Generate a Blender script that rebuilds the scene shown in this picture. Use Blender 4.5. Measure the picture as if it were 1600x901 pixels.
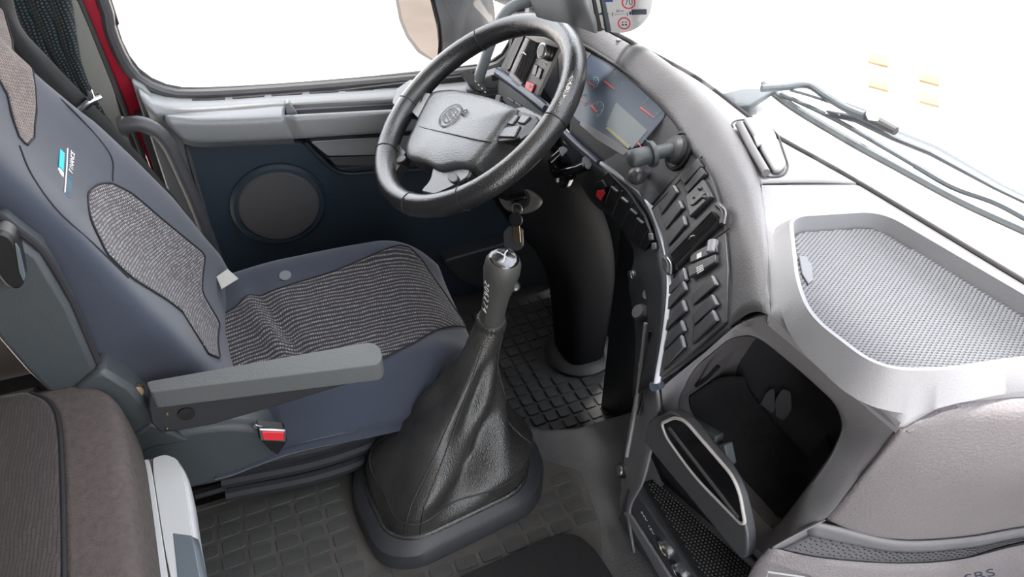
import bpy, bmesh, math, random
import numpy as np
from mathutils import Vector, Matrix, Euler
for o in list(bpy.data.objects): bpy.data.objects.remove(o)
random.seed(7)
SC = bpy.context.scene; COL = SC.collection
# ------------------------------------------------------------------ camera
FPX = 1200.0; PITCH = math.radians(40.0); YAW = math.radians(20.0)
CAM = np.array([0.0, 0.0, 1.41])
_fh = np.array([math.sin(YAW), math.cos(YAW), 0.0]); _up = np.array([0, 0, 1.0])
CF = _fh*math.cos(PITCH) - _up*math.sin(PITCH)
CR_ = np.cross(CF, _up); CR_ /= np.linalg.norm(CR_); CU = np.cross(CR_, CF)
cd = bpy.data.cameras.new('camera'); cam = bpy.data.objects.new('camera', cd); COL.objects.link(cam)
cd.sensor_width = 36.0; cd.lens = 36.0*FPX/1600.0; cd.clip_start = 0.02; cd.clip_end = 400
m = Matrix.Identity(4)
for i in range(3):
    m[i][0] = CR_[i]; m[i][1] = CU[i]; m[i][2] = -CF[i]; m[i][3] = CAM[i]
cam.matrix_world = m; SC.camera = cam
# ------------------------------------------------------------------ light
w = bpy.data.worlds.new('world'); SC.world = w; w.use_nodes = True
nt = w.node_tree; nt.nodes.clear()
wo = nt.nodes.new('ShaderNodeOutputWorld'); bg = nt.nodes.new('ShaderNodeBackground')
bg.inputs[1].default_value = 3.0
geo = nt.nodes.new('ShaderNodeTexCoord'); sx = nt.nodes.new('ShaderNodeSeparateXYZ'); rp = nt.nodes.new('ShaderNodeValToRGB')
nt.links.new(geo.outputs['Generated'], sx.inputs[0]); nt.links.new(sx.outputs['Z'], rp.inputs['Fac']); nt.links.new(rp.outputs[0], bg.inputs[0])
rp.color_ramp.elements[0].color = (0.92, 0.95, 0.98, 1); rp.color_ramp.elements[1].color = (0.95, 1.0, 1.08, 1)   # bright haze all the way down
nt.links.new(bg.outputs[0], wo.inputs[0])
sl = bpy.data.lights.new('sun', 'SUN'); sl.energy = 10.5; sl.angle = math.radians(9); sl.color = (1.0, 0.95, 0.88)
so = bpy.data.objects.new('sun', sl); COL.objects.link(so)
so.rotation_euler = Vector((-0.012, -0.14, -0.99)).to_track_quat('-Z', 'Y').to_euler()
SC.view_settings.view_transform = 'Standard'; SC.view_settings.look = 'None'
SC.view_settings.exposure = 0.8; SC.view_settings.gamma = 1.0; SC.view_settings.use_curve_mapping = False
# ------------------------------------------------------------------ picture rays meet real planes
def ray(px, py): return CR_*((px-800)/FPX) + CU*((450.5-py)/FPX) + CF
def Z(px, py, z): d = ray(px, py); return Vector(CAM + d*(z-CAM[2])/d[2])
def Y(px, py, y): d = ray(px, py); return Vector(CAM + d*(y-CAM[1])/d[1])
def X(px, py, x): d = ray(px, py); return Vector(CAM + d*(x-CAM[0])/d[0])
def plane3(a, b, c):
    n = (b-a).cross(c-a).normalized()
    if n.dot(Vector(CAM)-a) < 0: n = -n
    return (a, n)
def P(px, py, pl, h=0.0):
    d = Vector(ray(px, py)); p0 = pl[0]+pl[1]*h
    return Vector(CAM) + d*((p0-Vector(CAM)).dot(pl[1])/d.dot(pl[1]))
# ------------------------------------------------------------------ materials
def mat(name, col, rough=0.5, metal=0.0, bump=0.0, scale=300.0, kind='noise', vary=0.0, vscale=8.0, coat=0.0, sheen=0.0, spec=0.5, dist=0.002, emit=None):
    M = bpy.data.materials.new(name); M.use_nodes = True; n = M.node_tree.nodes; L = M.node_tree.links
    b = n['Principled BSDF']; b.inputs['Base Color'].default_value = (*col, 1)
    b.inputs['Roughness'].default_value = rough; b.inputs['Metallic'].default_value = metal
    b.inputs['Coat Weight'].default_value = coat; b.inputs['Sheen Weight'].default_value = sheen
    b.inputs['Specular IOR Level'].default_value = spec
    if emit: b.inputs['Emission Color'].default_value = (*emit[0], 1); b.inputs['Emission Strength'].default_value = emit[1]
    tc = n.new('ShaderNodeTexCoord')
    if bump:
        if kind == 'noise':
            t = n.new('ShaderNodeTexNoise'); t.inputs['Scale'].default_value = scale; t.inputs['Detail'].default_value = 3; out = t.outputs['Fac']
        elif kind == 'leather':
            t = n.new('ShaderNodeTexVoronoi'); t.inputs['Scale'].default_value = scale; out = t.outputs['Distance']
        else:
            t = n.new('ShaderNodeTexWave'); t.inputs['Scale'].default_value = scale; out = t.outputs['Fac']
        L.new(tc.outputs['Object'], t.inputs['Vector'])
        bp = n.new('ShaderNodeBump'); bp.inputs['Strength'].default_value = bump; bp.inputs['Distance'].default_value = dist
        L.new(out, bp.inputs['Height']); L.new(bp.outputs[0], b.inputs['Normal'])
    if vary:
        v = n.new('ShaderNodeTexNoise'); v.inputs['Scale'].default_value = vscale; v.inputs['Detail'].default_value = 6
        L.new(tc.outputs['Object'], v.inputs['Vector'])
        r = n.new('ShaderNodeValToRGB'); r.color_ramp.elements[0].position = 0.3; r.color_ramp.elements[1].position = 0.7
        r.color_ramp.elements[0].color = (*[c*(1-vary) for c in col], 1); r.color_ramp.elements[1].color = (*[min(1, c*(1+vary)) for c in col], 1)
        L.new(v.outputs['Fac'], r.inputs['Fac']); L.new(r.outputs[0], b.inputs['Base Color'])
    return M
def weave(name, axes, c1, c2, mort, bw, rh, msize=0.3, stripe=0.0, warp=0.015):
    """woven cloth: short coloured dashes in rows; axes pick the two object axes of the cloth"""
    M = bpy.data.materials.new(name); M.use_nodes = True; n = M.node_tree.nodes; L = M.node_tree.links
    b = n['Principled BSDF']; b.inputs['Roughness'].default_value = 0.95; b.inputs['Sheen Weight'].default_value = 0.15; b.inputs['Specular IOR Level'].default_value = 0.15
    tc = n.new('ShaderNodeTexCoord'); sp = n.new('ShaderNodeSeparateXYZ'); cb = n.new('ShaderNodeCombineXYZ')
    no = n.new('ShaderNodeTexNoise'); no.inputs['Scale'].default_value = 14; no.inputs['Detail'].default_value = 2
    L.new(tc.outputs['Object'], no.inputs['Vector'])
    mx = n.new('ShaderNodeMix'); mx.data_type = 'RGBA'; mx.blend_type = 'ADD'; mx.inputs[0].default_value = warp
    L.new(tc.outputs['Object'], mx.inputs[6]); L.new(no.outputs['Color'], mx.inputs[7])
    L.new(mx.outputs[2], sp.inputs[0]); L.new(sp.outputs[axes[0]], cb.inputs[0]); L.new(sp.outputs[axes[1]], cb.inputs[1])
    t = n.new('ShaderNodeTexBrick'); t.inputs['Scale'].default_value = 1.0
    t.inputs['Brick Width'].default_value = bw; t.inputs['Row Height'].default_value = rh; t.inputs['Mortar Size'].default_value = rh*msize; t.inputs['Mortar Smooth'].default_value = 0.2
    t.inputs['Color1'].default_value = (*c1, 1); t.inputs['Color2'].default_value = (*c2, 1); t.inputs['Mortar'].default_value = (*mort, 1); t.inputs['Bias'].default_value = 0.0
    L.new(cb.outputs[0], t.inputs['Vector'])
    if stripe:
        dv = n.new('ShaderNodeMath'); dv.operation = 'DIVIDE'; dv.inputs[1].default_value = stripe; fr_ = n.new('ShaderNodeMath'); fr_.operation = 'FRACT'; gt = n.new('ShaderNodeMath'); gt.operation = 'GREATER_THAN'; gt.inputs[1].default_value = 0.52
        L.new(sp.outputs[axes[1]], dv.inputs[0]); L.new(dv.outputs[0], fr_.inputs[0]); L.new(fr_.outputs[0], gt.inputs[0])
        m2 = n.new('ShaderNodeMix'); m2.data_type = 'RGBA'; L.new(gt.outputs[0], m2.inputs[0]); L.new(t.outputs['Color'], m2.inputs[6]); m2.inputs[7].default_value = (*mort, 1); L.new(m2.outputs[2], b.inputs['Base Color'])
    else: L.new(t.outputs['Color'], b.inputs['Base Color'])
    bp = n.new('ShaderNodeBump'); bp.inputs['Strength'].default_value = 0.5; bp.inputs['Distance'].default_value = 0.001; bp.invert = True
    L.new(t.outputs['Fac'], bp.inputs['Height']); L.new(bp.outputs[0], b.inputs['Normal'])
    return M
def glass(name, tint=(1, 1, 1), base=0.03):
    M = bpy.data.materials.new(name); M.use_nodes = True; n = M.node_tree.nodes; L = M.node_tree.links; n.clear()
    o = n.new('ShaderNodeOutputMaterial'); mx = n.new('ShaderNodeMixShader'); tr = n.new('ShaderNodeBsdfTransparent'); gl = n.new('ShaderNodeBsdfGlossy'); lw = n.new('ShaderNodeLayerWeight')
    tr.inputs[0].default_value = (*tint, 1); gl.inputs['Roughness'].default_value = 0.0; lw.inputs['Blend'].default_value = 0.12
    ad = n.new('ShaderNodeMath'); ad.operation = 'MULTIPLY_ADD'; ad.inputs[1].default_value = 0.6; ad.inputs[2].default_value = base
    L.new(lw.outputs['Fresnel'], ad.inputs[0]); L.new(ad.outputs[0], mx.inputs[0]); L.new(tr.outputs[0], mx.inputs[1]); L.new(gl.outputs[0], mx.inputs[2]); L.new(mx.outputs[0], o.inputs[0])
    return M
G_HOOD = mat('grained_grey_plastic', (0.145, 0.143, 0.152), 0.42, bump=0.35, scale=420, vary=0.08, vscale=12)
G_TOP = mat('pale_grey_plastic', (0.24, 0.24, 0.255), 0.42, bump=0.2, scale=500)
G_PAD = mat('grained_mauve_grey_vinyl', (0.178, 0.164, 0.172), 0.5, bump=0.3, scale=330, kind='leather')
G_FRAME = mat('mid_grey_plastic', (0.17, 0.167, 0.178), 0.45, bump=0.2, scale=500)
G_DOOR = mat('door_grey_plastic', (0.15, 0.16, 0.17), 0.33, spec=0.7, bump=0.25, scale=400)
D_PLA = mat('dark_plastic', (0.022, 0.023, 0.026), 0.5, bump=0.2, scale=500)
D_PANEL = mat('charcoal_panel', (0.045, 0.045, 0.051), 0.45, bump=0.15, scale=600)
D_SWITCH = mat('switch_plastic', (0.045, 0.045, 0.05), 0.35, bump=0.1, scale=700)
BLACK = mat('black_plastic', (0.008, 0.008, 0.009), 0.45)
GLOSS = mat('gloss_black', (0.006, 0.006, 0.007), 0.12)
RUBBER = mat('black_rubber', (0.015, 0.015, 0.016), 0.6)
CHROME = mat('chrome', (0.85, 0.87, 0.9), 0.2, metal=1.0)
STEEL = mat('dull_steel', (0.5, 0.5, 0.52), 0.35, metal=1.0)
SILVER = mat('silver_plastic', (0.46, 0.47, 0.48), 0.35, bump=0.1, scale=500)
SILVER_DK = mat('slate_plastic', (0.09, 0.11, 0.13), 0.45)
CAPG = mat('switch_end_grey', (0.24, 0.25, 0.275), 0.3)
WHITE = mat('white_print', (0.75, 0.75, 0.75), 0.6)
PALE = mat('pale_line', (0.42, 0.4, 0.39), 0.5)
RED = mat('red_paint', (0.24, 0.008, 0.02), 0.25, coat=0.6)
REDP = mat('red_plastic', (0.65, 0.03, 0.04), 0.35)
NAVY = mat('navy_door_card', (0.008, 0.018, 0.031), 0.6, bump=0.2, scale=500)
SPK = mat('speaker_cloth', (0.05, 0.05, 0.054), 0.85, bump=0.4, scale=600)
LEA = mat('black_leather', (0.02, 0.02, 0.021), 0.25, bump=0.22, scale=420, kind='leather', spec=0.9)
BOOT = mat('boot_leather', (0.03, 0.029, 0.028), 0.3, bump=0.3, scale=380, kind='leather', vary=0.35, vscale=9)
HUBM = mat('hub_vinyl', (0.07, 0.072, 0.076), 0.24, spec=0.9, bump=0.3, scale=420, kind='leather')
SEATM = mat('navy_seat_cloth', (0.034, 0.04, 0.058), 0.9, bump=0.2, scale=900, sheen=0.25, vary=0.12, vscale=5, spec=0.2)
SEATD = mat('black_bellows_cloth', (0.009, 0.0095, 0.013), 0.7, bump=0.3, scale=60)
def paper(name, col):
    M = bpy.data.materials.new(name); M.use_nodes = True; n = M.node_tree.nodes; b = n['Principled BSDF']; t = n.new('ShaderNodeBsdfTranslucent'); x = n.new('ShaderNodeMixShader'); x.inputs[0].default_value = .22
    b.inputs['Base Color'].default_value = (*col, 1); t.inputs[0].default_value = (*col, 1); b.inputs['Roughness'].default_value = .6
    M.node_tree.links.new(b.outputs[0], x.inputs[1]); M.node_tree.links.new(t.outputs[0], x.inputs[2]); M.node_tree.links.new(x.outputs[0], n['Material Output'].inputs[0]); return M
PIPING = mat('dark_seam', (0.012, 0.012, 0.016), 0.9)
SIDEP = mat('seat_side_plastic', (0.042, 0.05, 0.056), 0.5, bump=0.2, scale=500)
ARMT = mat('armrest_grey', (0.085, 0.091, 0.093), 0.5, bump=0.3, scale=350)
BELT = mat('belt_webbing', (0.010, 0.011, 0.012), 0.7, bump=0.3, scale=300, kind='wave')
TANB = mat('grey_trim_cloth', (0.17, 0.175, 0.16), 0.95, bump=0.3, scale=700)
CARPET = mat('grey_vinyl_flooring', (0.06, 0.06, 0.064), 0.7, bump=0.7, scale=260, vary=0.12, vscale=20)
MATD = mat('dusty_rubber_mat', (0.05, 0.047, 0.043), 0.65, bump=0.5, scale=350, vary=0.25, vscale=14)
MATP = mat('mat_tile_rubber', (0.04, 0.04, 0.039), 0.7, bump=0.6, scale=300, vary=0.25, vscale=14)
MATF = mat('dark_foot_mat', (0.02, 0.02, 0.021), 0.7, bump=0.4, scale=350, vary=0.2, vscale=10)
MATFP = mat('dark_foot_mat_square', (0.024, 0.024, 0.025), 0.62, bump=0.3, scale=350, vary=0.3, vscale=25)
BLKCAR = mat('black_carpet', (0.009, 0.009, 0.01), 1.0, bump=0.8, scale=500)
MESHM = mat('tray_mesh_rubber', (0.115, 0.122, 0.14), 0.5)
DARKMESH = mat('dark_bump_mat', (0.02, 0.022, 0.024), 0.45)
TEAL = mat('teal_thread', (0.03, 0.42, 0.52), 0.8)
BLUET = mat('blue_thread', (0.04, 0.2, 0.32), 0.8)
SCREEN = mat('cluster_screen', (0.035, 0.045, 0.065), 0.35)
LCD = mat('lcd', (0.085, 0.098, 0.105), 0.3)
LCDY = mat('lcd_yellow', (0.16, 0.155, 0.06), 0.3)
NEEDLE = mat('red_needle', (0.5, 0.06, 0.045), 0.4)
DIALM = mat('dial_arc', (0.12, 0.2, 0.2), 0.5)
BLUES = mat('blue_grey_trim', (0.055, 0.07, 0.1), 0.3)
GROUND = mat('pale_gravel', (0.72, 0.655, 0.6), 0.95, bump=0.6, scale=5, vary=0.14, vscale=1.2, dist=0.02)
ORANGE = mat('yellow_orange', (0.15, 0.105, 0.048), 0.7, vary=0.15)
MIRROR = mat('mirror_glass', (0.088, 0.079, 0.074), 0.02, metal=1.0)
TAG = mat('grey_label_cloth', (0.42, 0.42, 0.4), 0.9)
STK = None
INK = mat('ink_dark', (0.02, 0.025, 0.05), 0.6); INKR = mat('ink_red', (0.5, 0.02, 0.05), 0.6); INKB = mat('ink_blue', (0.02, 0.04, 0.2), 0.6)
COWL = mat('cowl_grey', (0.034, 0.043, 0.049), 0.5)
COWLW = mat('pale_cowl', (0.5, 0.51, 0.52), 0.5)
BRASS = mat('tarnished_metal', (0.3, 0.22, 0.14), 0.35, metal=1.0)
HEADL = mat('headliner_cloth', (0.4, 0.4, 0.38), 0.95)
WALLC = mat('dark_brown_wall_cloth', (0.05, 0.043, 0.042), 0.95, bump=0.3, scale=500)
STK = paper('sticker_paper', (0.5, 0.5, 0.5))
GL = glass('window_glass')
W_CUSH = weave('cushion_weave', (0, 1), (0.25, 0.215, 0.195), (0.12, 0.11, 0.12), (0.020, 0.021, 0.028), 0.0042, 0.0055, 0.13, stripe=0.011, warp=0.02)
W_BACK = weave('back_weave', (2, 1), (0.33, 0.32, 0.34), (0.13, 0.1, 0.095), (0.02, 0.022, 0.03), 0.0052, 0.006, 0.19, warp=0.008)
W_HEAD = weave('head_weave', (2, 1), (0.2, 0.165, 0.15), (0.13, 0.11, 0.105), (0.05, 0.042, 0.042), 0.006, 0.0045, 0.13)
W_CURT = weave('curtain_weave', (2, 0), (0.045, 0.065, 0.07), (0.03, 0.045, 0.05), (0.005, 0.007, 0.009), 0.0062, 0.0062, 0.27)
W_BUNK = weave('bunk_weave', (1, 0), (0.055, 0.045, 0.043), (0.044, 0.036, 0.036), (0.026, 0.022, 0.023), 0.02, 0.0042, 0.12)
W_BUNKS = mat('bunk_side_cloth', (0.082, 0.069, 0.066), 0.95, bump=0.6, scale=420, vary=0.15, vscale=120, spec=0.15)
# ------------------------------------------------------------------ mesh helpers
def link(name, me, m, parent=None):
    o = bpy.data.objects.new(name, me); COL.objects.link(o)
    if m and not me.materials: me.materials.append(m)
    if parent:
        o.parent = parent; o.matrix_parent_inverse = parent_world(parent).inverted()
    return o
def parent_world(p):
    mw = p.matrix_basis.copy()
    if p.parent: mw = parent_world(p.parent) @ p.matrix_parent_inverse @ mw
    return mw
def finish(me, ang=35):
    me.polygons.foreach_set('use_smooth', [True]*len(me.polygons)); me.set_sharp_from_angle(angle=math.radians(ang)); me.update()
def raw(name, v, f, m, parent=None, bevel=0.0, seg=2, solid=0.0, ang=35, sub=0):
    me = bpy.data.meshes.new(name); me.from_pydata([tuple(p) for p in v], [], f)
    bm = bmesh.new(); bm.from_mesh(me); bmesh.ops.recalc_face_normals(bm, faces=bm.faces); bm.to_mesh(me); bm.free()
    finish(me, ang); o = link(name, me, m, parent)
    if solid:
        s = o.modifiers.new('s', 'SOLIDIFY'); s.thickness = solid; s.offset = -1
    if bevel:
        b = o.modifiers.new('b', 'BEVEL'); b.width = bevel; b.segments = seg; b.limit_method = 'ANGLE'; b.angle_limit = math.radians(38); b.use_clamp_overlap = True
    if sub:
        s = o.modifiers.new('u', 'SUBSURF'); s.levels = sub; s.render_levels = sub
    return o
def thing(name, label, cat, loc, group=None, kind=None):
    o = bpy.data.objects.new(name, None); COL.objects.link(o); o.location = loc; o.empty_display_size = 0.05
    return tag(o, label, cat, group, kind)
def tag(o, label=None, cat=None, group=None, kind=None):
    if label: o['label'] = label
    if cat: o['category'] = cat
    if group: o['group'] = group
    if kind: o['kind'] = kind
    return o
def crom(pts, n):
    """n points along a Catmull-Rom curve, even in length"""
    p = [np.array(q, float) for q in pts]
    if len(p) == 2: return [Vector(p[0]+(p[1]-p[0])*t) for t in np.linspace(0, 1, n)]
    p = [2*p[0]-p[1]]+p+[2*p[-1]-p[-2]]; o = []
    for i in range(1, len(p)-2):
        a, b, c, d = p[i-1:i+3]
        for t in np.linspace(0, 1, 16, endpoint=False):
            o.append(0.5*((2*b)+(c-a)*t+(2*a-5*b+4*c-d)*t*t+(3*b-a-3*c+d)*t**3))
    o.append(p[-2]); o = np.array(o); s = np.r_[0, np.cumsum(np.linalg.norm(np.diff(o, axis=0), axis=1))]
    q = np.linspace(0, s[-1], n); return [Vector([np.interp(t, s, o[:, k]) for k in range(3)]) for t in q]
def grid_faces(nu, nv, cu=False, cv=False):
    f = []
    for j in range(nv-(0 if cv else 1)):
        for i in range(nu-(0 if cu else 1)):
            f.append((j*nu+i, j*nu+(i+1) % nu, ((j+1) % nv)*nu+(i+1) % nu, ((j+1) % nv)*nu+i))
    return f
def patch(name, rows, m, parent=None, nu=40, nv=12, solid=0.004, resample=True, ang=50):
    R = [crom(r, nu) if resample else r for r in rows]
    cols = [crom([r[i] for r in R], nv) if len(R) > 2 or nv > 2 else [r[i] for r in R] for i in range(nu)]
    v = [cols[i][j] for j in range(nv) for i in range(nu)]
    return raw(name, v, grid_faces(nu, nv), m, parent, solid=solid, ang=ang)
def loft(name, rings, m, parent=None, cap=True, ang=40, closed=True):
    nu = len(rings[0]); v = [p for r in rings for p in r]; f = grid_faces(nu, len(rings), closed)
    if cap: f.append(tuple(range(nu))[::-1]); f.append(tuple(range(len(v)-nu, len(v))))
    return raw(name, v, f, m, parent, ang=ang)
def tube_data(pts, r, n=10, flat=1.0, nrm=None, caps=True):
    pts = [Vector(p) for p in pts]; rs = r if isinstance(r, (list, tuple)) else [r]*len(pts); V = []; F = []; ref = nrm
    for i, p in enumerate(pts):
        t = (pts[min(i+1, len(pts)-1)]-pts[max(i-1, 0)]).normalized()
        if ref is None: ref = Vector((0, 0, 1)) if abs(t.z) < 0.9 else Vector((1, 0, 0))
        a = (ref-t*ref.dot(t)).normalized(); b = t.cross(a); ref = a if nrm is None else nrm
        for k in range(n):
            q = 2*math.pi*k/n; V.append(p+a*math.cos(q)*rs[i]*flat+b*math.sin(q)*rs[i])
    F = grid_faces(n, len(pts), True)
    if caps: F.append(tuple(range(n))[::-1]); F.append(tuple(range(len(V)-n, len(V))))
    return V, F
def tube(name, pts, r, m, parent=None, n=10, k=0, flat=1.0, nrm=None):
    if k: pts = crom(pts, k)
    V, F = tube_data(pts, r, n, flat, nrm); return raw(name, V, F, m, parent)
def rounded(pts, r, n=5):
    """round the corners of a closed 3-D polygon"""
    o = []; N = len(pts); rr = r if isinstance(r, (list, tuple)) else [r]*N
    for i in range(N):
        p = pts[i]; a = pts[i-1]-p; b = pts[(i+1) % N]-p; q = min(rr[i], a.length*0.48, b.length*0.48)
        s = p+a.normalized()*q; e = p+b.normalized()*q
        for t in np.linspace(0, 1, n): o.append(s*(1-t)**2+p*2*t*(1-t)+e*t*t)
    return o
def slab3(name, pts, d, m, parent=None, bevel=0.002, seg=2):
    """closed polygon pushed along vector d"""
    N = len(pts); v = list(pts)+[p+d for p in pts]
    f = [tuple(range(N)), tuple(range(N, 2*N))[::-1]]+[(i, (i+1) % N, N+(i+1) % N, N+i) for i in range(N)]
    return raw(name, v, f, m, parent, bevel=bevel, seg=seg)
def slab(name, poly, pl, h0, h1, m, parent=None, r=0.0, bevel=0.0015, seg=2, n=5):
    pts = [P(x, y, pl, h0) for x, y in poly]
    if r: pts = rounded(pts, r, n)
    return slab3(name, pts, pl[1]*(h1-h0), m, parent, bevel, seg)
def slabY(name, poly, y, d, m, parent=None, r=0.0, bevel=0.002, seg=2, n=5):
    pts = [Y(a, b, y) for a, b in poly]
    if r: pts = rounded(pts, r, n)
    return slab3(name, pts, Vector((0, d, 0)), m, parent, bevel, seg)
def box(name, c, s, m, parent=None, rot=(0, 0, 0), bevel=0.003, seg=2):
    R = Euler(rot).to_matrix(); c = Vector(c)
    v = [c+R@Vector((x*s[0]/2, y*s[1]/2, z*s[2]/2)) for x in (-1, 1) for y in (-1, 1) for z in (-1, 1)]
    f = [(0, 1, 3, 2), (4, 6, 7, 5), (0, 4, 5, 1), (2, 3, 7, 6), (0, 2, 6, 4), (1, 5, 7, 3)]
    return raw(name, v, f, m, parent, bevel=bevel, seg=seg)
def frame_of(n, up=Vector((0, 0, 1))):
    n = n.normalized(); a = (up-n*up.dot(n))
    if a.length < 1e-3: a = Vector((1, 0, 0))-n*n.x
    a.normalize(); return a.cross(n).normalized(), a, n     # right, up, out (seen from out)
def lathe(name, prof, org, axis, m, parent=None, n=28, ang=35, up=Vector((0, 0, 1))):
    """prof = (radius, height along axis)"""
    a, b, c = frame_of(axis, up); V = []
    for r, h in prof:
        for k in range(n):
            q = 2*math.pi*k/n; V.append(org+a*math.cos(q)*r+b*math.sin(q)*r+c*h)
    f = grid_faces(n, len(prof), True); f.append(tuple(range(n))[::-1]); f.append(tuple(range(len(V)-n, len(V))))
    return raw(name, V, f, m, parent, ang=ang)
def text(name, body, org, xd, yd, size, m, parent=None, ext=0.0002, align='CENTER'):
    cu = bpy.data.curves.new('t', 'FONT'); cu.body = body; cu.size = size; cu.extrude = ext; cu.align_x = align; cu.align_y = 'CENTER'; cu.resolution_u = 3
    t = bpy.data.objects.new('t', cu); COL.objects.link(t); bpy.context.view_layer.update()
    me = bpy.data.meshes.new_from_object(t.evaluated_get(bpy.context.evaluated_depsgraph_get())); bpy.data.objects.remove(t)
    xd = xd.normalized(); zd = xd.cross(yd).normalized(); yd = zd.cross(xd)
    me.transform(Matrix(((xd.x, yd.x, zd.x, org.x), (xd.y, yd.y, zd.y, org.y), (xd.z, yd.z, zd.z, org.z), (0, 0, 0, 1))))
    me.materials.clear(); me.name = name
    return link(name, me, m, parent)
def join_data(parts):
    V = []; F = []
    for v, f in parts:
        k = len(V); V += v; F += [tuple(i+k for i in q) for q in f]
    return V, F
def ring(name, c, n, r1, r2, m, parent=None, seg=28, h=0.0006, a0=0, a1=360, up=Vector((0, 0, 1))):
    a, b, c3 = frame_of(n, up); V = []; full = a1-a0 >= 360; N = seg if full else seg+1
    for hh in (0, h):
        for rr in (r1, r2):
            for k in range(N):
                q = math.radians(a0+(a1-a0)*k/seg); V.append(c+a*math.cos(q)*rr+b*math.sin(q)*rr+c3*hh)
    F = []
    for k in range(N if full else N-1):
        j = (k+1) % N
        F += [(2*N+k, 2*N+j, 3*N+j, 3*N+k), (k, N+k, N+j, j), (k, j, 2*N+j, 2*N+k), (N+k, 3*N+k, 3*N+j, N+j)]
    return raw(name, V, F, m, parent)
def up_px(pl, px, py):     # the plane's own picture-up and picture-right directions at a point
    c = P(px, py, pl); return (P(px+4, py, pl)-c).normalized(), (P(px, py-4, pl)-c).normalized()
# ================================================================== SETTING
def structure(o, **k): return tag(o, kind='structure', **k)
structure(box('ground', (10, 10, -1.35), (90, 90, 0.1), GROUND, bevel=0))
flo = structure(box('floor', (0.1, 1.25, -0.02), (1.9, 0.86, 0.04), MATF, bevel=0))
# engine tunnel: raised floor between the seats, its front corner rounded into the foot well
tp = [Vector((-1.5, -0.75, 0.2)), Vector((1.0, -0.75, 0.2)), Vector((1.0, 0.93, 0.2)), Z(985, 640, .2), Z(900, 666, .2), Z(850, 668, .2), Z(800, 652, .2), Z(770, 640, .2), Vector((0.14, 0.985, 0.2)), Vector((-0.3, 0.965, 0.2)), Vector((-1.5, 0.965, 0.2))]
structure(slab3('floor', tp, Vector((0, 0, -0.26)), CARPET, None, 0.012, 3))
structure(box('ceiling', (-0.475, 0.45, 1.97), (2.05, 2.5, 0.04), HEADL, bevel=0))
structure(box('wall_rear', (-1.48, 0.45, 0.98), (0.04, 2.5, 1.98), WALLC, bevel=0))
structure(box('wall_right', (-0.85, -0.78, 0.98), (1.3, 0.04, 1.98), HEADL, bevel=0))
wl = structure(slab3('wall_left', [Vector((-1.5, 1.70, -0.04)), Vector((-0.18, 1.70, -0.04)), Vector((-0.18, 1.70, 0.6)), Vector((-0.25, 1.70, 0.72)), Vector((-0.26, 1.70, 1.95)), Vector((-1.5, 1.70, 1.95))], Vector((0, 0.03, 0)), WALLC, None, 0))
structure(slab3('wall_left', [Vector((-0.27, 1.70, 1.54)), Vector((0.75, 1.70, 1.54)), Vector((0.62, 1.70, 1.95)), Vector((-0.27, 1.70, 1.95))], Vector((0, 0.03, 0)), HEADL, None, 0))
# painted door pillar with its seals and cloth trim
structure(slabY('trim_1', [(96, -60), (125, 0), (160, 82), (205, 190), (245, 300), (300, 420), (330, 420), (262, 260), (238, 215), (216, 140), (184, 82), (151, 0), (132, -60)], 1.655, 0.04, RED, None, bevel=0.006))
structure(tube('trim_2', [Y(a, b, 1.645) for a, b in ((100, -60), (124, 0), (158, 82), (202, 190), (240, 290))], 0.006, RUBBER, n=8, k=20))
structure(slabY('trim_3', [(80, -60), (116, 0), (122, 0), (140, 40), (176, 135), (188, 180), (215, 260), (150, 200), (120, 90)], 1.64, 0.02, TANB, None, bevel=0.003))
# ------------------------------------------------------------------ the driver's door
door = thing('door_1', None, None, (0.1, 1.66, 0.0), kind='structure')
slab3('door_skin', [Vector((-0.24, 1.64, -0.1)), Vector((0.78, 1.64, -0.1)), Vector((0.78, 1.64, 0.62)), Vector((-0.24, 1.64, 0.66))], Vector((0, 0.06, 0)), D_PLA, door)
slabY('door_card', [(286, 222), (475, 221), (520, 262), (700, 240), (860, 330), (880, 480), (700, 520), (420, 500), (350, 440)], 1.605, 0.03, NAVY, door, r=0.02, bevel=0.008)
patch('sill_top', [[Y(a, b, 1.655) for a, b in ((214, 128), (238, 142), (275, 150), (340, 150), (443, 143), (606, 132), (700, 124), (790, 114))],
                   [Y(a, b, 1.60) for a, b in ((222, 152), (244, 170), (280, 174), (340, 171), (430, 164), (606, 155), (700, 148), (800, 138))],
                   [Y(a, b, 1.597)+Vector((0, 0, -.03)) for a, b in ((228, 165), (250, 178), (285, 180), (340, 176), (430, 169), (606, 160), (700, 152), (800, 142))]], G_DOOR, door, nu=30, nv=8, solid=0.006)
slabY('rear_edge', [(205, 126), (225, 138), (256, 172), (290, 224), (345, 440), (300, 420), (262, 300), (226, 190)], 1.63, 0.03, G_DOOR, door, bevel=0.004)
for a, b, c, d in ((301, 160, 353, 157), (364, 156, 414, 152), (425, 152, 473, 148), (484, 148, 530, 145), (540, 145, 585, 142)):
    p = [Y(a, b-1.3, 1.645)+Vector((0, 0, .005)), Y(c, d-1.3, 1.645)+Vector((0, 0, .005)), Y(c, d+1.9, 1.636)+Vector((0, 0, .005)), Y(a, b+1.9, 1.636)+Vector((0, 0, .005))]
    slab3('demist_slot', rounded(p, 0.002, 3), Vector((0, 0, 0.0012)), BLACK, door, 0)
arm_b = [Y(a, b, 1.60) for a, b in ((254, 180), (300, 175), (370, 170), (428, 165), (446, 164))]
arm_f = [Y(a, b, 1.553) for a, b in ((258, 184), (306, 188), (370, 187), (430, 184), (446, 183))]
arm_d = [Y(a, b, 1.553) for a, b in ((285, 222), (313, 226), (375, 224), (440, 221), (460, 220))]
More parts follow.
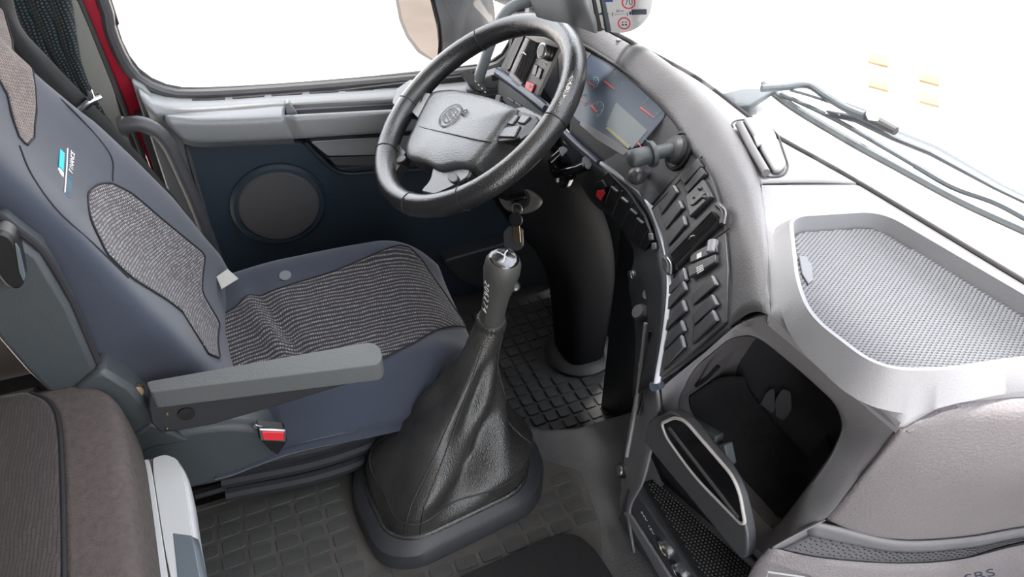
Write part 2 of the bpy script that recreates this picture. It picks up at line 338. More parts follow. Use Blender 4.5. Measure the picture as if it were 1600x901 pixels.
arm_e = [Y(a, b, 1.60) for a, b in ((286, 224), (313, 230), (375, 228), (440, 225), (460, 224))]
def armrow(a, z=0, y=0): return [p+Vector((0, y, z)) for p in a]
patch('armrest', [arm_b, armrow(arm_f, .001, .012), armrow(arm_f, -.004, .002), armrow(arm_f, -.012), armrow(arm_d, .008), armrow(arm_d, 0, .008), arm_e], G_DOOR, door, nu=24, nv=24, solid=0.004)
pk = ((446, 164), (606, 155), (700, 147), (800, 138)); pf = ((446, 183), (603, 175), (700, 169), (800, 160)); pd = ((460, 220), (590, 211), (700, 203), (800, 196))
B = [Y(a, b, 1.60) for a, b in pk]; Fp = [Y(a, b, 1.553) for a, b in pf]; Dn = [Y(a, b, 1.553) for a, b in pd]
patch('armrest', [armrow(Fp, -.028, .036), armrow(Fp, -.03, .02), armrow(Fp, -.004, .014), armrow(Fp, 0, .009), armrow(Fp, -.004, .002), armrow(Fp, -.012), armrow(Dn, .008), armrow(Dn, 0, .01)], G_DOOR, door, nu=20, nv=30, solid=0.004)
patch('armrest_pocket', [armrow(B, 0, 0), armrow(B, -.028, -.006), armrow(Fp, -.03, .02)], D_PANEL, door, nu=16, nv=6, solid=0.003)
slabY('pocket_end', [(446, 163), (452, 160), (466, 180), (448, 183)], 1.575, 0.02, G_DOOR, door, bevel=0.002)
slabY('pull_handle', [(484, 221), (700, 208), (700, 240), (592, 242), (512, 244)], 1.572, 0.03, G_DOOR, door, r=0.008, bevel=0.006)
slabY('pull_handle', [(512, 246), (592, 243), (700, 240), (700, 256), (590, 259), (525, 259)], 1.582, 0.03, D_PANEL, door, r=0.006, bevel=0.005)
tube('card_ridge', [Y(a, b, 1.603) for a, b in ((476, 222), (497, 243), (520, 264), (545, 271), (590, 268), (700, 262))], 0.006, NAVY, door, n=8, k=30)
sp = Y(436, 320, 1.60); e = 0.094
lathe('speaker_rim', [(e*1.16, -.01), (e*1.16, .003), (e*1.08, .010), (e*1.0, .010), (e*.98, .002)], sp, Vector((0, -1, 0)), NAVY, door, n=48)
lathe('speaker_grille', [(e*.99, -.004), (e*.99, .007), (e*.93, .012), (e*.7, .014), (e*.02, .015)], sp, Vector((0, -1, 0)), SPK, door, n=48)
slabY('door_pocket', [(690, 408), (860, 360), (880, 480), (720, 440)], 1.56, 0.05, D_PLA, door, r=0.02, bevel=0.01)
slabY('air_nozzle', [(752, 122), (782, 112), (792, 128), (770, 140), (752, 138)], 1.60, 0.03, G_DOOR, door, r=0.006, bevel=0.005)
slabY('nozzle_slot', [(768, 118), (781, 116), (783, 124), (770, 127)], 1.598, 0.004, BLACK, door, bevel=0)
# window frame and glass
wf = [(-0.235, 1.5), (-0.235, 1.2)]
loop = [Vector((-0.24, 1.66, 1.50)), Vector((-0.235, 1.66, 1.2))]+[Y(a, b, 1.66) for a, b in ((161, 0), (170, 40), (186, 82), (212, 120), (250, 141), (300, 148), (450, 140), (640, 124), (720, 114), (770, 106), (797, 85), (806, 55), (812, 10))]+[Vector((0.62, 1.66, 1.0)), Vector((0.58, 1.66, 1.5))]
tube('window_seal', loop, 0.013, D_PANEL, door, n=10, k=90)
inn = [Vector((-0.22, 1.665, 1.50))]+[Y(a, b, 1.665) for a, b in ((171, 0), (180, 40), (195, 80), (219, 112), (254, 132), (300, 139), (450, 132), (640, 116), (718, 106), (764, 98), (790, 79), (799, 52), (804, 10))]+[Vector((0.56, 1.665, 1.5))]
tube('glass_edge', inn, 0.005, BLACK, door, n=8, k=80)
win = structure(slab3('window_1', crom(inn, 60), Vector((0, 0.004, 0)), GL, None, 0))
# ------------------------------------------------------------------ windscreen
WPX = [((930, 22), .905), ((944, 44), .925), ((1000, 74), .897), ((1045, 98), .893), ((1100, 130), .888), ((1200, 205), .882), ((1300, 262), .88), ((1400, 321), .88), ((1500, 381), .88), ((1600, 441), .88), ((1700, 500), .88), ((1850, 580), .88)]
W = [Z(p[0], p[1], z) for p, z in WPX]
SWP = [W[1]]+W[2:]
WB = crom(SWP, 40)+[Vector((0.78, -0.4, 0.88)), Vector((0.72, -0.7, 0.88))]
WT = [p+Vector((-0.13, 0, 0.9)) for p in WB]
structure(patch('window_2', [WB, [(a+b)/2 for a, b in zip(WB, WT)], WT], GL, None, nu=40, nv=6, solid=0.005))
structure(tube('trim_4', [p+Vector((-.002, 0, .002)) for p in WB], 0.0038, RUBBER, n=8, k=60))
structure(patch('wall_front', [[p+Vector((.008, 0, -.06)) for p in WB[3:]], [p+Vector((.008, 0, -.95)) for p in WB[3:]]], D_PLA, None, nu=30, nv=2, solid=0.01))
structure(box('wall_front', (0.76, 1.45, 0.3), (0.03, 0.56, 0.8), D_PLA, bevel=0))
# corner pillar between windscreen and door window
ap = thing('trim_5', None, None, (0.62, 1.35, 0.95), kind='structure')
pa = [Z(838, 22, .93), Z(868, 30, .92), Z(905, 36, .912), Z(938, 47, .922)]
pt = [p+Vector((-0.23, 0.03*(1-i/3)+.08, 0.9)) for i, p in enumerate(pa)]
patch('pillar_trim', [pa, [a*.9+b*.1+Vector((-.012, -.008, 0)) for a, b in zip(pa, pt)], [(a+b)/2 for a, b in zip(pa, pt)], pt], mat('pillar_grey', (.24, .25, .26), .5, bump=.2, scale=400), ap, nu=16, nv=16, solid=0.01)
for k, (dx, r, mm) in enumerate(((0.0, .005, RUBBER), (0.012, .006, COWL))):
    tube('pillar_seal', [pa[3]+Vector((dx, -dx*.6, 0)), pt[3]+Vector((dx, -dx*.6, 0))], r, mm, ap, n=8, k=6)
slab3('pillar_outer', [Vector((0.64, 1.44, 0.6)), Vector((0.66, 1.66, 0.6)), Vector((0.56, 1.70, 1.8)), Vector((0.52, 1.42, 1.8))], Vector((0.02, 0.02, 0)), D_PANEL, ap, 0.004)
# ================================================================== DASHBOARD
dash = thing('dashboard', 'wraparound grey dashboard with instruments, switches and storage tray below the windscreen', 'dashboard', (0.6, 0.8, 0.0))
A = [Z(a, b, z) for a, b, z in ((838, 40, .835), (872, 48, .85), (905, 58, .865), (960, 91, .87), (1010, 132, .87), (1052, 172, .868), (1100, 245, .862), (1130, 312, .852), (1147, 380, .842), (1152, 440, .826), (1148, 507, .802))]
Cc = [Z(a, b, z) for a, b, z in ((783, 113, .68), (820, 140, .688), (859, 171, .695), (893, 213, .705), (940, 255, .72), (1000, 300, .742), (1030, 355, .748), (1046, 428, .743), (1041, 510, .71), (1026, 600, .665))]
S = [Z(a, b, z) for a, b, z in ((850, 24, .88), (884, 24, .893), (908, 28, .9), (975, 58, .90), (1030, 92, .897), (1085, 135, .893), (1135, 192, .889), (1166, 240, .886), (1185, 290, .884), (1197, 380, .88), (1201, 492, .872))]
dz = Vector((0, 0, 1))
nA = 60; Ar = crom(A, nA); Sr = crom(S, nA)
def hood_row(t, up): return [a*(1-t)+s*t+dz*up for a, s in zip(Ar, Sr)]
inward = [(a-s).normalized() for a, s in zip(Ar, Sr)]
rows = [[p-dz*.016-i*.012 for p, i in zip(Ar, inward)], [p-dz*.014 for p in Ar], [p-dz*.004+i*.002 for p, i in zip(Ar, inward)], hood_row(.08, .003), hood_row(.3, .010), hood_row(.6, .011), hood_row(.88, .004), hood_row(.98, -.001), [p-dz*.012 for p in Sr]]
patch('hood', rows, G_HOOD, dash, nu=nA, nv=36, solid=0.004, ang=70)
# the instrument face, base layer
Af = [p-dz*.013+((s-p).normalized()*.004) for p, s in zip(Ar, Sr)]
Af = crom(Af[int(nA*.16):], nA); C2 = crom(Cc[3:], nA)
patch('instrument_face', [Af, [(a*.5+c*.5) for a, c in zip(Af, C2)], C2], D_PANEL, dash, nu=nA, nv=12, solid=0.004)
slab3('hood_corner', [A[0]+Vector((-.0, .0, -.02)), A[1]-dz*.02, A[2]-dz*.02, W[1]+Vector((.03, 0, -.06)), Vector((.74, 1.40, .80)), Vector((.74, 1.64, .78)), Vector((.56, 1.64, .76))], dz*-.015, G_HOOD, dash, .003)
# bright strip
strip = [p for p in Cc[4:]]
tube('bright_strip', [p+(Vector(CAM)-p).normalized()*.012 for p in strip], 0.0042, mat('satin_chrome', (.62, .65, .7), .25, spec=1.0), dash, n=10, k=50)
tube('blue_strip', [p+Vector((-.008, -.004, .004)) for p in Cc[:3]], 0.011, BLUES, dash, n=12, k=14)
tube('blue_strip', [p+Vector((-.006, -.002, .003)) for p in Cc[2:5]], 0.006, BLUES, dash, n=10, k=14)
lathe('strip_stud', [(.004, 0), (.004, .003), (.002, .005)], P(859, 171, (Cc[2]+Vector((-.02, -.008, .012)), Vector((-.8, -.3, .6)).normalized())), Vector((-.8, -.3, .6)), STEEL, dash, n=14)
# --- instrument cluster
CL = plane3(Z(905, 78, .85), Z(1047, 172, .86), Z(985, 235, .80))
cl = slab('instrument_cluster', [(897, 71), (906, 73), (960, 104), (1010, 142), (1044, 172), (1040, 186), (1005, 228), (985, 236), (945, 216), (905, 191), (874, 160), (884, 120)], CL, -.004, 0.0015, SCREEN, dash, bevel=.001)
slab('display', [(963, 160), (1012, 204), (988, 232), (947, 196)], CL, .0015, .0022, LCD, cl, bevel=0)
slab('display_edge', [(950, 198), (985, 228), (982, 232), (946, 200)], CL, .0022, .0026, LCDY, cl, bevel=0)
slab('cluster_sill', [(908, 188), (985, 236), (974, 244), (934, 220), (906, 196)], CL, .002, .004, mat('sill_grey', (.085, .083, .09), .45), cl, bevel=.001)
slab('cluster_side', [(894, 73), (908, 77), (924, 84), (906, 112), (884, 142), (876, 146)], CL, .0015, .004, D_PANEL, cl, bevel=.001)
for a, b, c, d in ((921, 130, 929, 134), (907, 155, 916, 161), (924, 165, 933, 175), (945, 127, 961, 140), (1001, 168, 1022, 184), (997, 223, 1003, 231)):
    dx, dy = c-a, d-b; L = math.hypot(dx, dy); ex, ey = -dy/L*1.2, dx/L*1.2
    slab('needle', [(a+ex, b+ey), (c+ex*.4, d+ey*.4), (c-ex*.4, d-ey*.4), (a-ex, b-ey)], CL, .002, .003, NEEDLE, cl, bevel=0)
for x, y, r in ((926, 131, .013), (912, 157, .013), (931, 172, .016), (968, 118, .022), (1022, 165, .022), (1003, 228, .012)):
    ring('dial', P(x, y, CL, .0016), CL[1], r-.0008, r, DIALM, cl, seg=24, a0=-30, a1=200)
    R_, U_ = up_px(CL, x, y)
    for k in range(5):
        q = math.radians(-20+k*50); c0 = P(x, y, CL, .0018)
        a_, b_, n_ = frame_of(CL[1]); dd = a_*math.cos(q)+b_*math.sin(q); s_ = n_.cross(dd)*.0005
        slab3('dial_mark', [c0+dd*(r-.005)+s_, c0+dd*(r-.002)+s_, c0+dd*(r-.002)-s_, c0+dd*(r-.005)-s_], n_*.0004, DIALM, cl, 0)
tube('cluster_lip', [P(x, y, CL, .004) for x, y in ((872, 60), (906, 68), (960, 100), (1010, 138), (1040, 166), (1045, 176))], .003, D_PLA, dash, n=8, k=30)
# --- panel between cluster and centre, carrying the trailer brake lever
BP = plane3(Z(1047, 172, .862), Z(1098, 243, .857), Z(1012, 318, .752))
slab('lever_panel', [(1049, 178), (1075, 208), (1097, 242), (1055, 285), (1016, 327), (1002, 300), (950, 262), (900, 213), (920, 205), (985, 240), (1003, 232)], BP, -.004, .002, D_PANEL, dash, bevel=.0012)
# --- centre panel
CP = plane3(Z(1120, 300, .858), Z(1146, 500, .803), Z(1046, 430, .749))
slab('centre_panel', [(1099, 246), (1120, 288), (1137, 350), (1143, 420), (1141, 505), (1095, 545), (1035, 590), (1046, 500), (1049, 430), (1040, 370), (1022, 328), (1060, 284)], CP, -.004, .002, D_PANEL, dash, bevel=.0015)
tube('panel_groove', [P(x, y, CP, .002) for x, y in ((1052, 428), (1090, 393), (1139, 357))], .0011, BLACK, dash, n=6)
tube('panel_groove', [P(x, y, CP, .002) for x, y in ((1019, 326), (1060, 284), (1097, 244))], .0014, BLACK, dash, n=6)
def lerp(a, b, t): return (a[0]+(b[0]-a[0])*t, a[1]+(b[1]-a[1])*t)
def switch(q, cap=True, pl=CP, h=.0045, name='rocker_switch'):
    """q: corners left-top, right-top, right-bottom, left-bottom; sits in a dark well, raised towards the grey end"""
    c = (sum(p[0] for p in q)/4, sum(p[1] for p in q)/4)
    slab('switch_well', [(c[0]+(p[0]-c[0])*1.13, c[1]+(p[1]-c[1])*1.1) for p in q], pl, .0018, .0026, BLACK, dash, r=.002, bevel=0, n=3)
    pts = [P(*q[0], pl, .0026), P(*lerp(q[0], q[1], .92 if cap else 1), pl, .0026), P(*lerp(q[3], q[2], .92 if cap else 1), pl, .0026), P(*q[3], pl, .0026)]
    n = pl[1]; hs = (h*.45, h, h, h*.45)
    v = pts+[p+n*k for p, k in zip(pts, hs)]
    f = [(0, 1, 2, 3), (4, 5, 6, 7), (0, 1, 5, 4), (1, 2, 6, 5), (2, 3, 7, 6), (3, 0, 4, 7)]
    s = raw(name, v, f, D_SWITCH, dash, bevel=.0012, seg=2)
    if cap: slab('switch_end', [lerp(q[0], q[1], .925), q[1], q[2], lerp(q[3], q[2], .925)], pl, .0026, h+.0028, CAPG, s, bevel=.0009)
    return s
for q in (((1065, 280), (1094, 249), (1101, 261), (1071, 289)), ((1071, 294), (1100, 263), (1107, 273), (1076, 302))): switch(q, False, h=.006)
for q in (((1031, 322), (1056, 290), (1062, 300), (1035, 335)), ((1040, 348), (1065, 314), (1070, 325), (1042, 358)), ((1045, 370), (1072, 338), (1075, 351), (1046, 384)),
          ((1085, 459), (1117, 431), (1124, 445), (1085, 476)), ((1085, 490), (1117, 461), (1125, 476), (1086, 508)), ((1086, 512), (1118, 485), (1125, 500), (1085, 536)),
          ((1045, 449), (1072, 419), (1077, 437), (1045, 461)), ((1045, 465), (1072, 440), (1076, 452), (1044, 485)), ((1044, 501), (1071, 469), (1076, 485), (1041, 517)),
          ((1041, 532), (1069, 501), (1074, 516), (1040, 546)), ((1040, 550), (1069, 524), (1073, 541), (1039, 576))): switch(q)
# difflock block, thumbwheel blocks
blk = slab('lock_switch', [(1076, 310), (1104, 282), (1118, 309), (1083, 342)], CP, .002, .009, D_SWITCH, dash, bevel=.002)
blob = [(1079, 318), (1084, 314), (1088, 306), (1094, 303), (1099, 297), (1103, 302), (1100, 308), (1092, 314), (1086, 320), (1080, 322)]
slab('lock_symbol', blob, CP, .009, .0115, D_SWITCH, blk, r=.002, bevel=.001)
for x, y in ((1095, 295), (1103, 309), (1087, 309)): lathe('symbol_dot', [(.0028, 0), (.0028, .003), (.001, .005)], P(x, y, CP, .0088), CP[1], D_SWITCH, blk, n=10)
b1 = slab('fan_control', [(1081, 397), (1122, 377), (1124, 395), (1081, 413)], CP, .002, .006, D_SWITCH, dash, bevel=.002)
tw = lathe('thumb_wheel', [(.006, -.009), (.0078, -.0075), (.0078, .0075), (.006, .009)], P(1114, 386, CP, .004), (P(1114, 380, CP)-P(1112, 394, CP)), CAPG, b1, n=14, ang=20)
slab('fan_symbol', [(1089, 397), (1096, 393), (1096, 401), (1089, 405)], CP, .006, .0064, WHITE, b1, bevel=0)
b2 = slab('air_switch', [(1081, 417), (1124, 399), (1124, 412), (1083, 436)], CP, .002, .009, D_SWITCH, dash, bevel=.0015)
for k in range(4): slab('air_symbol', [lerp((1088, 418), (1090, 428), k/3.6), lerp((1098, 413), (1100, 422), k/3.6), lerp((1098, 414.3), (1100, 423.3), k/3.6), lerp((1088, 419.3), (1090, 429.3), k/3.6)], CP, .009, .0094, WHITE, b2, bevel=0)
# slanting air vent in the centre panel
cv = slab('air_vent', [(1036, 404), (1112, 328), (1124, 317), (1133, 326), (1133, 346), (1060, 424), (1046, 430), (1037, 420)], CP, .001, .004, BLACK, dash, r=.006, bevel=.001)
for k in range(5):
    t = (k+.6)/5.4; a, b = lerp((1050, 397), (1060, 420), t), lerp((1114, 330), (1128, 348), t)
    tube('vent_slat', [P(*a, CP, .006), P(*b, CP, .006)], .0022, D_PLA, cv, n=6, flat=2.2, nrm=CP[1])
for c, q in ((((1122, 320), (1131, 330), (1129, 350)), 0), (((1040, 402), (1046, 412), (1046, 428)), 1)):
    tube('vent_thumbwheel', [P(*p, CP, .008) for p in c], .0045, D_PANEL, cv, n=10, k=10)
    tube('wheel_edge', [P(p[0]+2.5, p[1], CP, .0125) for p in c], .0012, STEEL, cv, n=6, k=10)
tube('vent_tab', [P(1077, 374, CP, .009), P(1081, 369, CP, .011), P(1086, 369, CP, .009)], .0015, STEEL, cv, n=8, k=8)
# --- left vent panel by the door
VP = plane3(Cc[0]+Vector((-.004, 0, .012)), Cc[2]+Vector((-.004, 0, .012)), Z(868, 60, .815))
slab('vent_panel', [(785, 110), (818, 44), (880, 50), (878, 76), (843, 152), (858, 168)], VP, -.006, .002, D_PANEL, dash, r=.004, bevel=.002)
lv = slab('air_vent', [(795, 127), (804, 103), (828, 50), (852, 54), (822, 120), (815, 141), (808, 142)], VP, .001, .006, G_FRAME, dash, r=.004, bevel=.0015)
slab('vent_mouth', [(801, 115), (828, 55), (846, 59), (816, 131)], VP, .006, .0064, BLACK, lv, bevel=0)
for k in range(6):
    t = (k+.5)/6; tube('vent_slat', [P(*lerp((803, 115), (816, 129), t), VP, .008), P(*lerp((829, 57), (845, 60), t), VP, .008)], .0014, D_SWITCH, lv, n=6)
for t in (.25, .5, .75): tube('vent_slat', [P(*lerp((802, 115), (828, 56), t), VP, .007), P(*lerp((817, 131), (846, 60), t), VP, .007)], .0009, D_SWITCH, lv, n=6)
tube('vent_tab', [P(812, 88, VP, .010), P(817, 82, VP, .012), P(822, 86, VP, .010)], .0013, STEEL, lv, n=6, k=8)
slab('vent_thumbwheel', [(799, 131), (802, 125), (814, 134), (811, 140)], VP, .006, .010, D_PLA, lv, r=.003, bevel=.001)
ov = slab('air_vent', [(790, 108), (818, 45), (824, 47), (796, 112)], VP, .001, .006, D_PLA, dash, bevel=.0015)
slab('vent_mouth', [(793, 106), (818, 50), (821, 51), (796, 108)], VP, .006, .0064, BLACK, ov, bevel=0)
kb = P(859, 82, VP, .002)
kn = lathe('light_switch_knob', [(.017, 0), (.017, .006), (.0145, .007), (.0145, .02), (.012, .022)], kb, VP[1], D_SWITCH, dash, n=32)
lathe('knob_rim', [(.0162, .018), (.0162, .0195), (.014, .021)], kb, VP[1], STEEL, kn, n=32)
text('light_symbols', '-o = D', P(849, 99, VP, .0024), P(858, 104, VP)-P(840, 95, VP), P(849, 90, VP)-P(846, 100, VP), .009, WHITE, dash)
for q in (((837, 100), (842, 103), (838, 119), (832, 116)), ((844, 105), (849, 108), (844, 124), (838, 121))): slab('dimmer_switch', q, VP, .002, .005, D_SWITCH, dash, bevel=.001)
hz = slab('hazard_switch', [(825, 127), (837, 132), (833, 145), (822, 139)], VP, .002, .006, REDP, dash, r=.002, bevel=.001)
slab('hazard_symbol', [(829, 131), (834, 138), (826, 137)], VP, .006, .0064, D_SWITCH, hz, bevel=0)
# small keys below the blue strip
KP = plane3(Cc[0]+Vector((-.012, -.004, -.006)), Cc[2]+Vector((-.012, -.004, -.006)), Cc[1]+Vector((-.045, -.006, -.09)))
slab('key_panel', [(781, 124), (800, 134), (857, 180), (880, 205), (860, 225), (820, 190), (780, 150)], KP, -.004, 0, D_PLA, dash, bevel=.002)
for x, y in ((801, 155), (812, 162), (828, 174)): slab('small_key', [(x-5, y-4), (x+5, y+3), (x+4, y+7), (x-6, y)], KP, 0, .005, D_SWITCH, dash, bevel=.0015)
slab('key_column', [(778, 148), (785, 150), (782, 163), (775, 160)], KP, 0, .005, G_FRAME, dash, bevel=.0015)
slab('lower_face', [(870, 195), (905, 215), (938, 255), (920, 250), (885, 225)], BP, -.012, -.006, G_FRAME, dash, bevel=.001)
# --- lower panel under the bright strip
Lw = [Z(a, b, z) for a, b, z in ((780, 150, .60), (840, 205, .61), (885, 245, .62), (925, 310, .63), (965, 342, .645), (994, 394, .65), (986, 440, .63), (990, 470, .61), (997, 530, .575), (992, 620, .50))]
patch('lower_face', [[p+Vector((0, 0, -.004)) for p in crom(Cc, 50)], crom(Lw, 50), [p+Vector((.06, .02, -.03)) for p in crom(Lw, 50)]], D_PLA, dash, nu=50, nv=10, solid=0.004)
tube('lower_lip', crom(Lw, 40)[12:], .004, D_PANEL, dash, n=8)
LP = plane3(Z(945, 262, .72), Z(1022, 365, .744), Z(985, 390, .656))
def lower_sw(x, y, dx=0, c=CAPG): slab('switch_mark', [(x-4, y-4), (x+5, y+4), (x+3.5, y+6), (x-5.5, y-2)], LP, .003, .0065, c, dash, bevel=.001)
slab('switch_bank', [(945, 275), (955, 268), (985, 298), (1010, 335), (1024, 375), (1012, 392), (985, 372), (958, 330), (935, 312)], LP, -.002, .003, BLACK, dash, bevel=.001)
rs = slab('red_switch', [(937, 284), (946, 280), (952, 291), (940, 313), (932, 306)], LP, .003, .009, BLACK, dash, bevel=.0015)
slab('red_lens', [(934, 297), (944, 296), (946, 302), (939, 313), (932, 306)], LP, .009, .0105, REDP, rs, bevel=.001)
for x, y in ((962, 294), (978, 311), (992, 329), (1002, 343)): lower_sw(x, y)
for x, y in ((1019, 369), (1024, 384)): slab('switch_mark', [(x-3, y-5), (x+2, y-5), (x+3, y+5), (x-2, y+6)], LP, .003, .0065, CAPG, dash, bevel=.001)
for a, b in (((958, 282), (945, 318)), ((972, 298), (957, 334)), ((988, 316), (972, 352)), ((1002, 334), (988, 368)), ((1014, 356), (1000, 384))): tube('switch_gap', [P(*a, LP, .0035), P(*b, LP, .0035)], .001, D_PANEL, dash, n=6)
for x, y in ((1004, 389), (1010, 404), (988, 429)):
    pl = (Z(x, y, .672), LP[1]); ring('socket_ring', P(x, y, pl, .006), LP[1], .006, .0072, STEEL, dash, seg=18)
    lathe('socket_cap', [(.0068, -.004), (.0068, .005), (.005, .006)], P(x, y, pl), LP[1], D_PLA, dash, n=18)
for x, y, r in ((1021, 434, .011), (1020, 462, .012), (1004, 490, .013)):
    lathe('control_knob', [(r, -.01), (r, .008), (r*.8, .012)], Z(x, y, .685-(y-430)*.0006), Vector((-.75, .1, .6)), D_SWITCH, dash, n=20)
# --- trailer brake lever and small plunger
tb = P(1062, 236, BP, .002)
LR = lathe('lever_socket', [(.030, 0), (.030, .004), (.026, .005), (.024, .0035), (.021, .0035)], tb, BP[1], BLACK, dash, n=36)
tip = P(983, 249, BP, .075); hub = tb+BP[1]*.012
lathe('lever_hub', [(.021, 0), (.021, .012), (.016, .018)], tb, BP[1], D_PANEL, LR, n=28)
ax = (tip-hub); Lh = ax.length; ax.normalize()
tl = lathe('trailer_brake_lever', [(.0095, 0), (.0105, .004), (.0105, Lh*.40), (.0105, Lh*.44), (.019, Lh*.45), (.020, Lh*.5), (.019, Lh*.55), (.013, Lh*.56), (.0138, Lh*.8), (.0138, Lh*.93), (.011, Lh*.99), (.005, Lh*1.02)], hub, ax, SIDEP, dash, n=30, ang=50)
pb = P(1012, 271, BP, .004); tp2 = P(990, 276, BP, .045); ax2 = tp2-pb; L2 = ax2.length
lathe('plunger_knob', [(.0065, 0), (.0065, L2*.55), (.0125, L2*.6), (.0135, L2*.75), (.0125, L2*.9), (.006, L2)], pb, ax2, D_SWITCH, dash, n=26, ang=50)
# --- dash top: panel with the demister flap
T0 = crom([Z(a, b, z) for a, b, z in ((1000, 76, .8975), (1085, 137, .890), (1135, 194, .887), (1167, 242, .885), (1187, 285, .884))], 30)
T1 = crom([Z(a, b, z) for a, b, z in ((1014, 83, .8955), (1100, 132, .889), (1200, 207, .883), (1280, 252, .881), (1344, 286.5, .881))], 30)
patch('top_panel', [[p-dz*.014 for p in T0], [p-dz*.001 for p in T0], [a*.95+b*.05 for a, b in zip(T0, T1)], [a*.5+b*.5+dz*.002 for a, b in zip(T0, T1)], T1, [p+Vector((.02, .012, -.02)) for p in T1]], G_TOP, dash, nu=30, nv=20, solid=0.003)
TP = (Z(1185, 235, .886), Vector((-.02, -.01, 1)).normalized())
tube('flap_groove', rounded([P(x, y, TP, .001) for x, y in ((1139, 189), (1178, 185), (1214, 205), (1233, 262), (1222, 276), (1194, 276))], .02, 6)+[P(1139, 196, TP, .001)], .0012, D_PANEL, dash, n=6)
fl = slab('demist_flap', [(1160, 190), (1176, 188), (1208, 208), (1228, 262), (1218, 272), (1207, 272)], TP, .001, .008, G_TOP, dash, r=.008, bevel=.003, seg=3)
slab('flap_mouth', [(1152, 193), (1164, 191), (1207, 268), (1190, 271)], TP, .0005, .0022, BLACK, dash, r=.003, bevel=0)
tube('flap_bar', [P(x, y, TP, .008) for x, y in ((1155, 194), (1175, 232), (1197, 270))], .0055, G_FRAME, fl, n=12, k=12)
slab('flap_tab', [(1176, 216), (1184, 214), (1190, 228), (1182, 231)], TP, .008, .012, G_TOP, fl, bevel=.001)
# --- dash top: piece with the open tray
def dens(pts, n=10, close=True):
    o = []
    for i in range(len(pts) if close else len(pts)-1):
        a, b = pts[i], pts[(i+1) % len(pts)]
        o += [a+(b-a)*t for t in np.linspace(0, 1, n, endpoint=False)]
    return o
def offset(loop, d):
    """shift a closed loop sideways in the horizontal plane; positive d goes outward"""
    N = len(loop); ar = sum(loop[i].x*loop[(i+1) % N].y-loop[(i+1) % N].x*loop[i].y for i in range(N)); s = 1 if ar > 0 else -1
    o = []
    for i in range(N):
        t = (loop[(i+1) % N]-loop[i-1]); t.z = 0; t.normalize(); o.append(loop[i]+Vector((t.y, -t.x, 0))*d*s)
    return o
Tin = [(1232, 336), (1378, 327), (1745, 540), (1745, 556), (1600, 560), (1473, 580), (1372, 577), (1264, 494), (1243, 440)]
Tout = [(1190, 288), (1344, 287), (1795, 556), (1795, 606), (1600, 620), (1481, 628), (1411, 664), (1204, 492), (1199, 400)]
zo = (.884, .881, .88, .868, .866, .862, .850, .872, .880)
tin = [Z(x, y, .902) for x, y in Tin]; tout = [Z(p[0], p[1], z) for p, z in zip(Tout, zo)]
tl_ = [v for v in rounded(tin, [.022, .03, .02, .02, .03, .05, .04, .05, .05], 8)]
def resamp(loop, n):
    L = [np.array(p) for p in loop]+[np.array(loop[0])]; s = np.r_[0, np.cumsum([np.linalg.norm(L[i+1]-L[i]) for i in range(len(L)-1)])]
    L = np.array(L); return [Vector([np.interp(t, s, L[:, k]) for k in range(3)]) for t in np.linspace(0, s[-1], n, endpoint=False)]
tl_ = resamp(tl_, 180)
ctr = sum(tl_, Vector())/180
outl = []
od = dens(tout, 60)
for p in tl_:      # match every rim point with the outline point in the same direction
    d = (p-ctr).normalized(); outl.append(max(od, key=lambda q: (q-ctr).xy.normalized().dot(d.xy.normalized())))
base = offset(tl_, .014); base = [Vector((p.x, p.y, .884-.0*(p.x))) for p in base]
for b, o in zip(base, outl): b.z = min(.885, o.z+.008)
topr = tl_; inn_ = offset(tl_, -.004); flr = [Vector((p.x, p.y, .882)) for p in offset(tl_, -.008)]
tp_rings = [[p-dz*.014 for p in outl], [p-dz*.001 for p in outl], [a*.93+b*.07 for a, b in zip(outl, base)], [a*.1+b*.9 for a, b in zip(outl, base)], base, [b*.15+a*.85 for a, b in zip(topr, base)], topr, inn_, [a*.15+b*.85 for a, b in zip(inn_, flr)], flr]
tray = loft('tray_panel', tp_rings, G_TOP, dash, cap=False, ang=30)
fl_in = offset(tl_, -.006); fl_in = [Vector((p.x, p.y, .8822)) for p in fl_in]
raw('tray_floor', fl_in+[p-dz*.004 for p in fl_in], [tuple(range(180)), tuple(range(180, 360))[::-1]], D_PANEL, dash)
# woven rubber mesh lying in the tray: one fine mesh, far too small to lift apart
def inside(p, loop):
    c = False; j = len(loop)-1
    for i in range(len(loop)):
        a, b = loop[i], loop[j]
        if (a.y > p.y) != (b.y > p.y) and p.x < (b.x-a.x)*(p.y-a.y)/(b.y-a.y)+a.x: c = not c
        j = i
    return c
poly = offset(tl_, -.011)[::4]; xs = [p.x for p in poly]; ys = [p.y for p in poly]; parts = []
e1 = (Z(1500, 455, .883)-Z(1400, 450, .883)).normalized(); e2 = Vector((-e1.y, e1.x, 0)); cc = sum(poly, Vector())/len(poly)
pu, pv = .0050, .0036
for j in range(-66, 67):
    for i in range(-58, 59):
        c = cc+e1*((i+.5*(j % 2))*pu)+e2*(j*pv); c.z = .8835
        if not inside(c, poly): continue
        a = e1*(pu*.62)+e2*.0007; b = e2*.0013-e1*.0005; h = dz*.0018
        parts.append(([c-a-b, c+a-b*.4, c+a+b, c-a+b*.4, c-a*.45+h, c+a*.45+h], [(0, 1, 5, 4), (1, 2, 5), (2, 3, 4, 5), (3, 0, 4)]))
V, F = join_data(parts); tag(raw('tray_mesh', V, F, MESHM, dash, ang=80), kind='stuff')
slab3('mesh_sheet', [Vector((p.x, p.y, .8826)) for p in offset(tl_, -.0085)], dz*.0006, mat('mesh_base', (.05, .05, .058), .6), dash, 0)
pt_ = (Z(1262, 425, .8845), dz)
